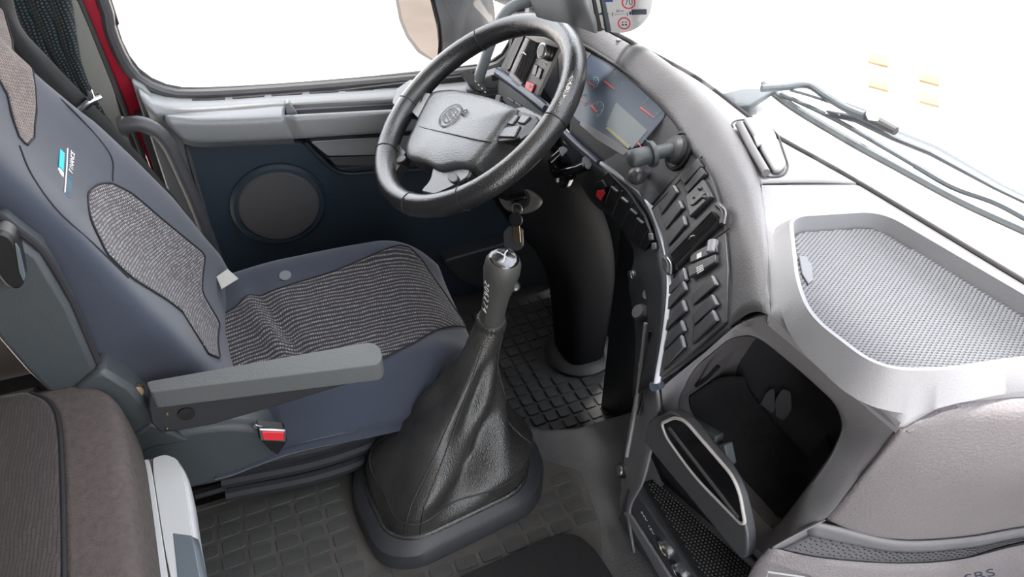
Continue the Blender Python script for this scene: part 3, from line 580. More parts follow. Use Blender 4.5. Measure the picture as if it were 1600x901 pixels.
slab('tray_latch', [(1247, 402), (1262, 404), (1263, 412), (1268, 414), (1270, 440), (1262, 446), (1252, 430)], pt_, 0, .003, MESHM, dash, bevel=.001)
slab('latch_hole', [(1245, 425), (1250, 427), (1254, 441), (1249, 440)], pt_, .003, .0034, D_PANEL, dash, bevel=0)
# --- open storage bin in the console
BN = plane3(Z(1150, 522, .80), Z(1310, 640, .79), Z(1205, 828, .51))
bo = [Z(a, b, z) for a, b, z in ((1032, 606, .66), (1100, 551, .755), (1148, 509, .806), (1178, 497, .850), (1203, 489, .874), (1300, 577, .860), (1408, 667, .848), (1350, 738, .735), (1290, 812, .622), (1240, 838, .585), (1196, 872, .53), (1120, 800, .48), (1040, 690, .50))]
bi = [P(x, y, BN) for x, y in ((1058, 628), (1082, 577), (1142, 528), (1180, 525), (1250, 582), (1306, 634), (1315, 668), (1298, 708), (1252, 772), (1206, 830), (1130, 745), (1062, 655))]
bi_r = resamp(rounded(bi, [.02, .03, .05, .05, .1, .03, .03, .1, .1, .01, .1, .02], 6), 120)
cb_ = sum(bi_r, Vector())/120; bod = dens(bo, 40); NB = BN[1]
bout = []
for p in bi_r:
    d = (p-cb_).normalized(); bout.append(max(bod, key=lambda q: ((q-cb_)-NB*(q-cb_).dot(NB)).normalized().dot(d)))
lipz = [p+(p-cb_).normalized()*.003 for p in bi_r]
loft('bin_frame', [[p-NB*.012 for p in bout], [a*.97+b*.03 for a, b in zip(bout, lipz)], [a*.7+b*.3+NB*.004 for a, b in zip(bout, lipz)], [a*.12+b*.88 for a, b in zip(bout, lipz)], lipz, [p-NB*.004 for p in bi_r]], G_FRAME, dash, cap=False, ang=40)
zb0, zb1 = min(p.z for p in bi_r), max(p.z for p in bi_r)
def push(p): return .075+.05*(p.z-zb0)/(zb1-zb0)
deep = [cb_+(p-cb_)*.96-NB*push(p) for p in bi_r]
deep2 = [cb_+(p-cb_)*.86-NB*(push(p)+.012) for p in bi_r]
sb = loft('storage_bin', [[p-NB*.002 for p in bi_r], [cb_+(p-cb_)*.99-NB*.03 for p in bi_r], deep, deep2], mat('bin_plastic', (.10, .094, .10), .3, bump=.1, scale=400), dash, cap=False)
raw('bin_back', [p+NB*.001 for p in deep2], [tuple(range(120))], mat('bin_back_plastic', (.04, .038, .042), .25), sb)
bfl = [P(x, y, BN, -.02) for x, y in ((1075, 655), (1125, 735), (1205, 822))]
kz = sorted(range(120), key=lambda k: bi_r[k].z)[:46]; k0_ = [k for k in kz if (k-1) % 120 not in kz][0]; ks = [(k0_+i) % 120 for i in range(46)]
patch('bin_mat', [[cb_+(bi_r[k]-cb_)*q-NB*h for k in ks] for q, h in ((.975, .02), (.955, .05), (.93, .078), (.80, .086), (.66, .092))], BLKCAR, sb, nu=46, nv=5, solid=.002, resample=False)
tube('bin_groove', [P(x, y, BN, -.03) for x, y in ((1088, 602), (1105, 590), (1122, 572))], .003, BLACK, sb, n=8)
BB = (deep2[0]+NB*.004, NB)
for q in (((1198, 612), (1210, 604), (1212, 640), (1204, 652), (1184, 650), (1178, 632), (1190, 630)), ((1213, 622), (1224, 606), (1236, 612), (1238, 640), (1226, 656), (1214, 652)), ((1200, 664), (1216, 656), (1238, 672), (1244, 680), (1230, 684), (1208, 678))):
    slab('bin_leaf_mark', q, BB, -.002, .0004, mat('bin_leaf_grey', (.11, .105, .115), .35), sb, r=.01, bevel=.0003)  # flat leaf-shaped marks, a lighter grey than the bin back
lathe('bin_bolt', [(.006, 0), (.006, .004), (.003, .004), (.003, .02)], P(1218, 735, BN, -.09), Vector((-.3, .2, .9)), BRASS, sb, n=10)
# --- bin lid, folded down, with its pale pocket outline
LD = plane3(Z(1022, 684, .56), Z(1178, 864, .56), Z(1095, 665, .665))
ld = slab('bin_lid', [(1020, 684), (1027, 650), (1062, 635), (1084, 648), (1166, 745), (1184, 832), (1182, 862), (1172, 864)], LD, -.016, 0, mat('lid_plastic', (.06, .062, .07), .4, bump=.15, scale=500), dash, r=[.004, .012, .02, .03, .05, .02, .004, .004], bevel=.003, seg=3, n=6)
pk_o = [(1034, 661), (1053, 652), (1070, 656), (1144, 742), (1156, 770), (1164, 816), (1158, 818), (1085, 744), (1041, 682)]
pl_ = rounded([P(x, y, LD, .001) for x, y in pk_o], [.006, .01, .02, .02, .02, .004, .004, .03, .02], 6)
tube('pocket_outline', pl_+[pl_[0]], .0023, PALE, ld, n=8)
slab3('pocket', rounded([P(x, y, LD, .0004) for x, y in pk_o], .01, 5), LD[1]*.0008, GLOSS, ld, 0)
tube('pocket_ridge', [P(x, y, LD, .002) for x, y in ((1046, 668), (1100, 738), (1154, 808))], .003, D_PANEL, ld, n=6)
slab('lid_arm', [(1085, 650), (1132, 676), (1130, 690), (1145, 688), (1152, 722), (1145, 725)], LD, -.028, -.014, SIDEP, dash, bevel=.002)
# --- lower shelf with power sockets
sh = [Z(a, b, z) for a, b, z in ((1003, 752, .40), (1020, 748, .41), (1180, 890, .41), (1230, 960, .40), (1140, 980, .39))]
slab3('lower_shelf', sh, dz*-.006, BLKCAR, dash, .001)
parts = []
ea = (sh[2]-sh[1]).normalized(); eb = Vector((-ea.y, ea.x, 0)).normalized(); eb = eb if (sh[0]-sh[1]).dot(eb) > 0 else -eb
for i in range(60):
    for j in range(18):
        c = sh[1]+ea*(.004+i*.0055+.0027*(j % 2))+eb*(-.03+j*.0052)
        if not inside(c, sh): continue
        a = ea*.0022; b = eb*.0018; parts.append(([c-a, c-b, c+a, c+b, c+dz*.002], [(0, 1, 4), (1, 2, 4), (2, 3, 4), (3, 0, 4)]))
V, F = join_data(parts); tag(raw('shelf_bumps', V, F, DARKMESH, dash), kind='stuff')
patch('shelf_back', [[P(1012, 690, LD, -.02), P(1180, 868, LD, -.02)], [sh[1]+Vector((.02, .0, -.01)), sh[2]+Vector((.02, 0, -.01))]], BLACK, dash, nu=8, nv=2, solid=.004)
SP = plane3(Z(996, 757, .40), Z(1110, 905, .39), Z(978, 800, .27))
spn = slab('socket_panel', [(994, 756), (1003, 752), (1150, 960), (1090, 985), (978, 800)], SP, -.02, 0, mat('socket_panel_plastic', (.05, .052, .06), .45, bump=.15, scale=500), dash, bevel=.004)
slab('lower_lip', [(978, 798), (984, 794), (1100, 975), (1085, 990)], SP, 0, .006, G_FRAME, dash, bevel=.003)
for x, y, r, mm in ((1041, 857, .0155, BRASS), (1063, 894, .0165, BLACK)):
    k = lathe('power_socket', [(r, 0), (r, .004), (r*.9, .006), (r*.74, .005), (r*.72, -.0)], P(x, y, SP), SP[1], CHROME, dash, n=32)
    lathe('socket_core', [(r*.72, 0), (r*.7, .0035), (r*.3, .002)], P(x, y, SP), SP[1], mm, k, n=24)
R_, U_ = up_px(SP, 1010, 800)
for x, y, t in ((1006, 806, '24V'), (1017, 827, '12V')): text('socket_lettering', t, P(x, y, SP, .0004), P(x+4, y+7, SP)-P(x-4, y-7, SP), P(x+4, y-3, SP)-P(x-4, y+3, SP), .011, WHITE, dash)
# --- console flank facing the foot well
fa = crom([Z(a, b, z) for a, b, z in ((1024, 603, .66), (1028, 640, .61), (1016, 700, .52), (1003, 752, .445), (982, 800, .30), (990, 870, .19))], 24)
fb = crom([Z(a, b, z) for a, b, z in ((1000, 560, .575), (991, 620, .51), (982, 680, .43), (975, 730, .35), (972, 775, .27), (976, 810, .19))], 24)
patch('console_flank', [fa, [a*.5+b*.5 for a, b in zip(fa, fb)], fb, [p+Vector((.1, .04, 0)) for p in fb]], G_FRAME, dash, nu=24, nv=12, solid=.004)
for q, r, mm in ((((1014, 508), (1008, 560), (998, 640), (984, 715)), .003, G_FRAME), (((1021, 520), (1018, 560), (1010, 620), (1003, 650)), .0028, BLACK), (((1026, 545), (1023, 585), (1018, 612)), .003, STEEL)):
    tube('flank_rail', [Z(x, y, .665-(y-508)*.0010)+Vector((-.006, 0, .006)) for x, y in q], r, mm, dash, n=8, k=14)
lathe('flank_knob', [(.013, -.02), (.013, .006), (.0115, .008), (.009, .0085)], Z(976, 735, .36), Vector((-.9, .15, .3)), BLACK, dash, n=24)
lathe('knob_cap', [(.009, 0), (.0085, .003), (.004, .004)], Z(976, 735, .36)+Vector((-.9, .15, .3)).normalized()*.0085, Vector((-.9, .15, .3)), STEEL, dash, n=20)
tube('bright_strip_end', [Z(1018, 604, .665), Z(1028, 602, .67), Z(1033, 600, .675)], .006, BLUES, dash, n=8)
# --- padded cover on the passenger side and the shelf below it
pr = [[(1412, 667, .846), (1450, 646, .855), (1482, 631, .860), (1540, 622, .864), (1610, 622, .866), (1800, 610, .868)],
      [(1400, 683, .832), (1450, 668, .842), (1482, 658, .846), (1540, 655, .848), (1610, 655, .85), (1800, 640, .85)],
      [(1352, 738, .742), (1410, 730, .765), (1460, 735, .765), (1540, 740, .765), (1610, 735, .767), (1800, 715, .77)],
      [(1310, 789, .655), (1370, 800, .66), (1440, 805, .66), (1530, 800, .662), (1610, 785, .665), (1800, 760, .67)],
      [(1292, 811, .618), (1345, 831, .608), (1410, 841, .602), (1505, 836, .604), (1600, 820, .61), (1800, 790, .62)]]
prr = [[Z(*q) for q in r] for r in pr]
patch('padded_cover', [[p+Vector((.01, .004, -.012)) for p in prr[0]]]+prr+[[p+Vector((.01, 0, -.008)) for p in prr[-1]]], G_PAD, dash, nu=40, nv=40, solid=.006)
s0 = [Z(a, b, z) for a, b, z in ((1275, 815, .612), (1300, 819, .610), (1400, 842, .598), (1505, 838, .60), (1600, 822, .606), (1800, 792, .615))]
s1 = [Z(a, b, z) for a, b, z in ((1264, 818, .608), (1298, 826, .604), (1400, 849, .592), (1505, 845, .594), (1600, 829, .60), (1800, 798, .61))]
s2 = [Z(a, b, z) for a, b, z in ((1262, 834, .575), (1325, 848, .572), (1412, 861, .568), (1520, 853, .572), (1590, 838, .578), (1800, 805, .59))]
s3 = [Z(a, b, z) for a, b, z in ((1218, 858, .572), (1290, 872, .568), (1400, 880, .565), (1500, 873, .568), (1592, 847, .576), (1800, 812, .588))]
s4 = [Z(a, b, z) for a, b, z in ((1206, 855, .585), (1278, 871, .58), (1400, 880, .576), (1500, 874, .578), (1600, 851, .586), (1800, 816, .595))]
s5 = [Z(a, b, z) for a, b, z in ((1198, 862, .576), (1275, 881, .57), (1400, 892, .566), (1500, 887, .568), (1605, 864, .576), (1800, 830, .585))]
s6 = [Z(a, b, z) for a, b, z in ((1150, 960, .42), (1260, 990, .42), (1400, 1000, .42), (1500, 995, .42), (1620, 980, .42), (1800, 950, .43))]
patch('shelf_rim', [s0, s1, [a*.2+b*.8 for a, b in zip(s1, s2)], s2, [a*.5+b*.5 for a, b in zip(s2, s3)], s3], G_FRAME, dash, nu=40, nv=20, solid=.003)
patch('lower_fascia', [s3, [a*.1+b*.9 for a, b in zip(s3, s4)], s4, s5, [a*.7+b*.3+Vector((-.01, 0, 0)) for a, b in zip(s5, s6)], s6], G_PAD, dash, nu=40, nv=24, solid=.004)
patch('shelf_end', [[Z(1290, 811, .622), Z(1206, 853, .586)], [Z(1264, 818, .606), Z(1206, 856, .583)], [Z(1262, 834, .576), Z(1218, 858, .573)]], G_FRAME, dash, nu=10, nv=6, solid=.002)
mu = crom(s2, 70); ml = crom(s3, 70)
patch('shelf_mat', [[p+dz*.001 for p in mu], [p+dz*.001 for p in ml]], DARKMESH, dash, nu=70, nv=3, solid=.001, resample=False)
parts = []
for i in range(2, 64):
    for j in range(5):
        t = (j+.5+.25*(i % 2))/5.3; c = mu[i]*(1-t)+ml[i]*t+dz*.0014; a = (mu[i+1]-mu[i])*.55+(ml[i]-mu[i])*.04; b = (ml[i]-mu[i]).normalized()*.0016
        parts.append(([c-a, c-b, c+a, c+b, c-a*.4+dz*.0028, c+a*.4+dz*.0028], [(0, 1, 5, 4), (1, 2, 5), (2, 3, 4, 5), (3, 0, 4)]))
V, F = join_data(parts); tag(raw('shelf_ribs', V, F, DARKMESH, dash), kind='stuff')
FP = plane3(s5[1], s5[2], s6[1]*.3+s5[1]*.7)
tube('fascia_panel_line', [P(x, y, FP, .006) for x, y in ((1196, 910), (1200, 893), (1250, 900), (1300, 912))], .0012, SILVER, dash, n=6)
text('fascia_lettering', 'SRS', P(1531, 899, FP, .012), P(1560, 892, FP)-P(1530, 899, FP), P(1531, 870, FP)-P(1531, 899, FP), .022, INK, dash)
# ================================================================== STEERING COLUMN
colm = thing('steering_column', 'black steering column shroud standing in the foot well behind the wheel', 'steering column', (0.64, 1.28, 0.0))
def rrect(c, a, b, w_, h_, n=28, p=3.0):
    o = []
    for k in range(n):
        q = 2*math.pi*k/n; cx, sy = math.cos(q), math.sin(q)
        o.append(c+a*(abs(cx)**(2/p)*(1 if cx > 0 else -1)*w_)+b*(abs(sy)**(2/p)*(1 if sy > 0 else -1)*h_))
    return o
cl_pts = [(Vector((.425, 1.225, .675)), .035, .04), (Vector((.445, 1.225, .635)), .065, .075), (Vector((.50, 1.23, .56)), .085, .10), (Vector((.565, 1.24, .46)), .085, .10), (Vector((.615, 1.25, .33)), .075, .085), (Vector((.635, 1.26, .2)), .065, .075), (Vector((.645, 1.27, .02)), .055, .065)]
rg = []
for i, (c, w_, h_) in enumerate(cl_pts):
    t = (cl_pts[min(i+1, 6)][0]-cl_pts[max(i-1, 0)][0]).normalized(); b = Vector((0, 1, 0)); a = b.cross(t).normalized(); rg.append(rrect(c, a, b, w_, h_))
rr2 = [crom([r[k] for r in rg], 24) for k in range(28)]
shroud = loft('column_shroud', [[rr2[k][j] for k in range(28)] for j in range(24)], mat('column_plastic', (.005, .0052, .006), .75, bump=.15, scale=500, spec=.08), colm)
lathe('column_boot', [(.088, .0), (.09, .012), (.082, .02), (.066, .03)], Vector((.645, 1.27, 0.004)), dz, RUBBER, colm, n=36)
for x, y in ((868, 442), (888, 520)): lathe('shroud_screw', [(.004, 0), (.003, .002)], X(x, y, .575 if y < 500 else .59), Vector((-.9, -.4, .2)), STEEL, colm, n=10)
bpy.context.view_layer.update()
_o = shroud.matrix_world.inverted(); _hit = shroud.ray_cast(_o @ Vector(CAM), (_o.to_3x3() @ Vector(ray(816, 312))).normalized())
igl = shroud.matrix_world @ _hit[1] if _hit[0] else Z(815, 310, .6)
IG = (igl+Vector((-.62, -.55, .56)).normalized()*.006, Vector((-.62, -.55, .56)).normalized())
slab('ignition_plate', [(782, 308), (800, 292), (835, 297), (852, 315), (838, 330), (812, 336), (794, 328)], IG, -.02, 0, mat('worn_plate', (.06, .056, .052), .6), colm, r=.012, bevel=.003)
ring('ignition_ring', P(814, 311, IG, .0), IG[1], .014, .019, BLACK, colm, h=.004)
lathe('ignition_barrel', [(.014, 0), (.014, .003), (.004, .003)], P(814, 311, IG), IG[1], GLOSS, colm, n=24)
# stalks
sb0 = Z(868, 272, .63)
lathe('stalk_boot', [(.038, -.03), (.036, .0), (.026, .012), (.012, .02)], sb0, Vector((-.4, -.75, .5)), GLOSS, colm, n=24, ang=60)
st = tube('stalk', [sb0, Z(885, 268, .665), Z(905, 264, .685), Z(918, 258, .695)], [.013, .011, .012, .013], GLOSS, colm, n=14, k=0, flat=.75)
slab('stalk_end', [(910, 250), (922, 244), (928, 258), (918, 268), (908, 262)], (Z(918, 256, .70), Vector((-.3, -.6, .7)).normalized()), -.014, .004, CAPG, st, r=.004, bevel=.002)
st2 = tube('stalk', [sb0+Vector((0, .02, .02)), Z(866, 250, .665), Z(880, 236, .68)], [.014, .011, .011], GLOSS, colm, n=14, flat=.75)
slab('stalk_end', [(872, 234), (880, 230), (888, 236), (878, 246)], (Z(880, 237, .69), Vector((-.3, -.6, .7)).normalized()), -.004, .006, CAPG, st2, r=.003, bevel=.002)
tl3 = tube('release_lever', [Z(776, 490, .16), Z(786, 470, .24), Z(804, 447, .315)], .007, D_PLA, colm, n=10)
lathe('release_lever_end', [(.012, -.006), (.012, .006), (.008, .009)], Z(804, 447, .315), Vector((-.4, -.5, .7)), STEEL, tl3, n=18)
# ================================================================== STEERING WHEEL
TILT = math.radians(35); WC = Z(741, 174, .75)
wa = Vector((math.cos(TILT), 0, math.sin(TILT))); wb = Vector((0, -1, 0)); wn = Vector((-math.sin(TILT), 0, math.cos(TILT)))   # up, right, towards the driver
WPL = (WC, wn)
sw = thing('steering_wheel', 'black leather four-spoke truck steering wheel with grey airbag pad', 'steering wheel', WC)
RM, rt = .2112, .0215; V = []; NR, NT = 96, 16
def rimp(q, t, r=rt): c = wa*math.cos(q)+wb*math.sin(q); return WC+c*(RM+r*math.cos(t)*.95)+wn*(r*math.sin(t)*1.05)
V = [rimp(2*math.pi*j/NR, 2*math.pi*i/NT) for j in range(NR) for i in range(NT)]
raw('rim', V, grid_faces(NT, NR, True, True), LEA, sw)
for deg in (-64, -118, 118, 62, 152, -152):
    q = math.radians(deg); L = [rimp(q, 2*math.pi*i/20, rt+.0004) for i in range(21)]
    tube('rim_seam', L, .0009, BLACK, sw, n=6)
pad_px = [(676, 143), (712, 140), (772, 154), (816, 172), (797, 190), (776, 222), (742, 266), (716, 262), (690, 270), (661, 256), (637, 252), (633, 232), (650, 196), (655, 184)]
padq = rounded([P(x, y, WPL, -.006) for x, y in pad_px], .02, 6); pc = sum(padq, Vector())/len(padq)
def sc(l, s, h): return [pc+(p-pc)*s+wn*h for p in l]
apad = loft('airbag_pad', [sc(padq, .93, -.065), sc(padq, .98, -.04), sc(padq, 1.0, -.008), sc(padq, .985, .001), sc(padq, .95, .007), sc(padq, .85, .010), sc(padq, .5, .013), sc(padq, .1, .014)], HUBM, sw, ang=60)
PADT = (pc+wn*.0135, wn)
tube('pad_seam', [P(x, y, (pc+wn*h, wn)) for x, y, h in ((650, 195, .007), (664, 200, .0122), (705, 209, .0146), (745, 218, .0128), (768, 222, .007))], .0011, BLACK, apad, n=6, k=24)
EM = P(704, 181, PADT); em_r = .027
emb = ring('emblem_ring', EM+wn*.0015, wn, em_r*.9, em_r, BLACK, apad, seg=36, up=wa)
ring('emblem_inner', EM+wn*.0015, wn, em_r*.58, em_r*.64, BLACK, emb, seg=30, a0=15, a1=165, up=wa); ring('emblem_inner', EM+wn*.0015, wn, em_r*.58, em_r*.64, BLACK, emb, seg=30, a0=195, a1=345, up=wa)
for s in (.3, -.3): slab3('emblem_bar', [EM+wn*.0015+wa*(em_r*s)+wb*k for k in (-em_r*.62, em_r*.62)]+[EM+wn*.0015+wa*(em_r*(s+.05))+wb*k for k in (em_r*.62, -em_r*.62)], wn*.0006, BLACK, emb, 0)
text('emblem_lettering', 'VOLVO', EM+wn*.0017, wb, wa, .0125, D_SWITCH, emb)
d45 = (wa+wb).normalized(); e45 = (wa-wb).normalized()
for l in (((.72, 0), (1, .0)), ): pass
ar = [EM+wn*.0015+(d45*u+e45*v)*em_r for u, v in ((1.0, .10), (1.22, .10), (1.22, .22), (1.5, .22), (1.5, -.22), (1.22, -.22), (1.22, -.10), (1.0, -.10))]
tube('emblem_arrow', ar, .0009, BLACK, emb, n=6)
SPL = (WC-wn*.012, wn)
slab('spoke', [(628, 150), (652, 134), (680, 146), (662, 190), (640, 186), (622, 172)], SPL, -.02, .002, LEA, sw, r=.008, bevel=.006)
slab('spoke_inset', [(644, 152), (658, 146), (674, 148), (655, 186), (640, 171)], SPL, .002, .007, SILVER, sw, r=.004, bevel=.003)
slab('inset_mark', [(659, 153), (662, 150), (658, 160), (656, 160)], SPL, .007, .0074, BLACK, sw, bevel=0)
slab('spoke', [(776, 224), (798, 182), (830, 176), (868, 196), (845, 222), (812, 232)], SPL, -.02, .002, LEA, sw, r=.008, bevel=.006)
slab('key_pod', [(776, 220), (796, 180), (812, 175), (842, 184), (836, 200), (808, 220), (780, 224)], SPL, .002, .006, D_SWITCH, sw, r=.004, bevel=.003)
for q in (((793, 194), (804, 179), (813, 182), (801, 197)), ((809, 193), (817, 180), (831, 183), (820, 195)), ((779, 215), (791, 200), (815, 197), (805, 216))): slab('wheel_key', q, SPL, .006, .0095, HUBM, sw, r=.003, bevel=.0018)
slab('spoke_inset', [(812, 216), (824, 197), (838, 186), (846, 190), (832, 212), (816, 222)], SPL, .002, .008, SIDEP, sw, r=.004, bevel=.002)
slab('spoke', [(628, 230), (645, 248), (640, 262), (622, 288), (606, 285), (610, 258)], SPL, -.02, .004, LEA, sw, r=.01, bevel=.006)
slab('spoke', [(690, 268), (712, 258), (746, 264), (750, 276), (746, 290), (722, 305), (692, 318), (668, 312), (684, 296)], SPL, -.022, .004, LEA, sw, r=.012, bevel=.007)
for x, y, k in ((709, 279, 1), (628, 250, .7)):
    c = P(x, y, SPL, .004); o = [c+wb*(math.cos(t)*.015*k+math.sin(t)*.004)+wa*math.sin(t)*.009*(1.2 if k < 1 else 1) for t in np.linspace(0, 2*math.pi, 24, endpoint=False)]
    slab3('horn_button', o, wn*.004, D_SWITCH, sw, .0015)
lathe('wheel_hub', [(.035, -.10), (.04, -.07), (.05, -.055), (.05, -.02)], WC+wa*-.01, wn, D_PLA, sw, n=32)
# ignition key with its ring and fob
key = thing('key_ring', 'ignition key with steel ring and black fobs hanging from the steering column', 'key', IG[0])
k0 = P(814, 311, IG, .003); slab('key_head', [(798, 309), (800, 305), (824, 306), (824, 311), (800, 313)], IG, .003, .012, GLOSS, key, r=.003, bevel=.002)
kt = Vector((-.62, -.55, .25)).normalized()
kc = P(808, 326, IG, .016)
ring('steel_ring', kc, kt, .0095, .0112, STEEL, key, h=.0015, seg=28)
kp = (P(806, 343, IG, .014), kt)
lathe('key_bow', [(.0135, -.002), (.0135, .002)], kp[0], kt, BLACK, key, n=28)
slab('key_blade', [(802, 352), (812, 352), (814, 378), (808, 382), (804, 374)], kp, -.001, .001, BRASS, key, bevel=0)
slab('key_fob', [(788, 362), (796, 352), (818, 356), (819, 384), (812, 391), (790, 388)], (kp[0]-kt*.008, kt), -.003, .003, D_SWITCH, key, r=.005, bevel=.002)
# ================================================================== GEAR LEVER
gl = thing('gear_lever', 'tall gear lever with wrinkled black leather boot on a moulded floor base', 'gear lever', Z(700, 770, .2))
gb = resamp(rounded([Z(x, y, .201) for x, y in ((548, 765), (556, 810), (592, 886), (650, 893), (846, 796), (851, 715), (790, 648), (640, 640), (572, 700))], [.03, .05, .05, .05, .05, .04, .06, .06, .04], 8), 72)
gc = sum(gb, Vector())/72
def gsc(s, z): return [Vector((gc.x+(p.x-gc.x)*s, gc.y+(p.y-gc.y)*s, z)) for p in gb]
loft('boot_base', [gsc(1, .2032), gsc(1, .206), gsc(.97, .232), gsc(.93, .240), gsc(.86, .249), gsc(.83, .249), gsc(.82, .238)], mat('base_plastic', (.026, .027, .032), .5, bump=.15, scale=500), gl, cap=False, ang=28)
tube('boot_bead', gsc(.83, .250)+[gsc(.83, .250)[0]], .005, LEA, gl, n=8)
cb = Z(767, 503, .535); ktop = Z(788, 403, .685); lax = (ktop-cb).normalized()
la, lb, _ = frame_of(lax, Vector((1, 0, 0)))
rings = []; NL = 60
def knear(x, y): return min(range(72), key=lambda k: (gb[k]-Z(x, y, .2)).length)
KQ, KS, KR = knear(745, 848), knear(635, 893), knear(851, 740)
base = gsc(.82, .246)
for j in range(NL):
    t = j/(NL-1)
    s = float(np.interp(t, [0, .06, .16, .28, .40, .55, .7, .85, 1], [1, 1.0, .93, .76, .60, .47, .36, .27, .235]))
    up = float(np.interp(t, [0, .1, .25, .5, .75, 1], [0, .10, .24, .47, .73, 1])); ctr_ = Vector((gc.x, gc.y, .246))
    sh_ = float(np.interp(t, [0, .25, .45, 1], [0, .10, .36, 1]))
    cx = Vector((ctr_.x+(cb.x-ctr_.x)*sh_, ctr_.y+(cb.y-ctr_.y)*sh_, ctr_.z+(cb.z-ctr_.z)*up)); r_ = []
    for k, p in enumerate(base):
        q = 2*math.pi*k/72; d = (p-ctr_); d.z = 0
        L = d.length; rad = L*s*(1-t)+(.034 if t > .9 else .033)*t+0*L
        rad = L*s if t < .55 else L*s*(1-(t-.55)/.45)+.0255*((t-.55)/.45)
        w_ = math.sin(math.pi*min(1, t*1.15))
        fold = .006*math.sin(3*q+2.2+4.5*t)*w_+.007*math.sin(6*q-11*t+1)*w_+.004*math.sin(2*q+15*t)*w_
        dk = (k-KQ+36) % 72-36
        fold -= .034*math.exp(-((dk-(t-.22)*34)/4.2)**2)*math.exp(-((t-.26)/.11)**2)
        fold += .020*math.exp(-((dk-5-(t-.3)*26)/3.5)**2)*math.exp(-((t-.36)/.13)**2)+.012*math.exp(-((dk+7)/5)**2)*math.exp(-((t-.3)/.2)**2)
        dk2 = (k-KS+36) % 72-36; fold += .012*math.exp(-(dk2/3.0)**2)*w_
        dk3 = (k-KR+36) % 72-36; fold += .022*math.exp(-(dk3/7)**2)*math.exp(-((t-.22)/.12)**2)-.02*math.exp(-(dk3/7)**2)*math.exp(-((t-.5)/.12)**2)
        dd = d.normalized(); tilt = lax*(-(dd.dot(Vector((lax.x, lax.y, 0)))))*rad*t*.9
        r_.append(cx+dd*(rad+fold*.9)+tilt)
    rings.append(r_)
bt = loft('boot', rings, BOOT, gl, cap=False, ang=80); bt.modifiers.new('u', 'SUBSURF').levels = 1; bt.modifiers['u'].render_levels = 1
for kk in (KS-1, KS+1, KR, knear(560, 740)):      # twin-stitched seams
    kk = kk % 72; tube('boot_seam', [rings[j][kk]+(rings[j][kk]-Vector((gc.x, gc.y, rings[j][kk].z))).normalized()*.0006 for j in range(0, NL-4)], .0011, mat('seam_leather', (.02, .019, .018), .5), gl, n=6)
jj = 8; tube('boot_seam', [p+(p-gc).normalized()*.0005 for p in rings[jj]]+[rings[jj][0]], .0014, bpy.data.materials['seam_leather'], gl, n=6)
cr = [(0.0, .0250), (.006, .0268), (.012, .0255), (.016, .0262), (.021, .0245), (.022, .021)]
lathe('boot_collar', [(r, h-.012) for h, r in cr], cb, lax, BOOT, gl, n=36, ang=60)
for k in range(22):
    q = 2*math.pi*k/22; d = la*math.cos(q)+lb*math.sin(q); tube('collar_pleat', [cb+d*.0245-lax*.010, cb+d*.0255, cb+d*.0228+lax*.009], .0022, BOOT, gl, n=6)
HK = (ktop-cb).length
kn2 = lathe('knob', [(.0195, -.0), (.0200, .006), (.0205, HK*.3), (.0222, HK*.5), (.027, HK*.7), (.0295, HK*.82), (.0285, HK*.93), (.025, HK*.985), (.0235, HK*1.0)], cb, lax, mat('knob_rubber', (.062, .062, .06), .5, bump=.1, scale=600), gl, n=40, ang=60)
kcap = lathe('knob_cap', [(.0235, HK), (.022, HK+.002), (.018, HK+.0035), (.004, HK+.0042)], cb, lax, mat('dark_mirror', (.12, .12, .125), .15, metal=1), gl, n=36, ang=60)
for sx in (-1, 1):
    for sy in (-1, 1): tube('shift_pattern', [ktop+lax*.0042, ktop+lax*.0036+la*(.007*sx)+lb*(.0035*sy), ktop+lax*.0030+la*(.012*sx)+lb*(.009*sy)], .0014, SILVER, kcap, n=6)
fd = (Vector(CAM)-ktop); fd -= lax*fd.dot(lax); fd.normalize(); sd = fd.cross(lax).normalized()
for i, ch in enumerate('206274'):       # hand-written in white paint pen
    d = fd*math.cos(.75)+sd*math.sin(.75)
    r = float(np.interp(HK*(.72-.085*i), [0, HK*.3, HK*.5, HK*.7, HK*.82], [.0215, .0212, .0222, .027, .0295]))
    c = cb+lax*(HK*(.72-.085*i))+d*(r+.0006); text('pen_mark', ch, c, -lax+lax.cross(d)*-.12, lax.cross(d), .0165, WHITE, kn2)
# ================================================================== DRIVER'S SEAT
seat = thing('driver_seat', "navy cloth driver's seat with woven centre panels, beside the gear lever", 'seat', (0.05, 1.155, 0.0))
yc, hw0 = 1.158, .238
def hwx(x): return hw0*(1-.10*max(0, (x-.05)/.25)**2)
def cz(x, y):
    s = abs(y-yc)/hwx(x); z = .425+.012*math.exp(-((s-.72)/.16)**2)-.004*(1-s)-.055*max(0, (s-.72)/.28)**2.6
    if x > .17: z -= .085*((x-.17)/.135)**2.4
    if x < -.02: z -= .018*min(1, (-.02-x)/.15)**1.5
    w1 = math.exp(-((x+.075+.25*(y-1.16))/.016)**2)*.016-math.exp(-((x+.045+.25*(y-1.16))/.014)**2)*.014      # the rumple at the back of the cushion
    w1 *= max(0, 1-abs(y-1.15)/.2)
    return z+w1
us = [-1.0, -1.0, -1.0]+list(np.linspace(-1, 1, 44))+[1.0, 1.0, 1.0]; xv = list(np.linspace(-.20, .305, 54)); v = []
for x in xv:
    for i, u in enumerate(us):
        y = yc+u*hwx(x); z = cz(x, y); dro = {0: .032, 1: .024, 2: .010, 49: .032, 48: .024, 47: .010}  .get(i, 0)*(.25+1.7*max(0, (x+.08)/.38)); bulge = {0: -.02, 1: .008, 2: .012, 47: .012, 48: .008, 49: -.02}.get(i, 0)
        v.append(Vector((x, y+math.copysign(bulge, u), z-dro)))
nu_ = len(us)
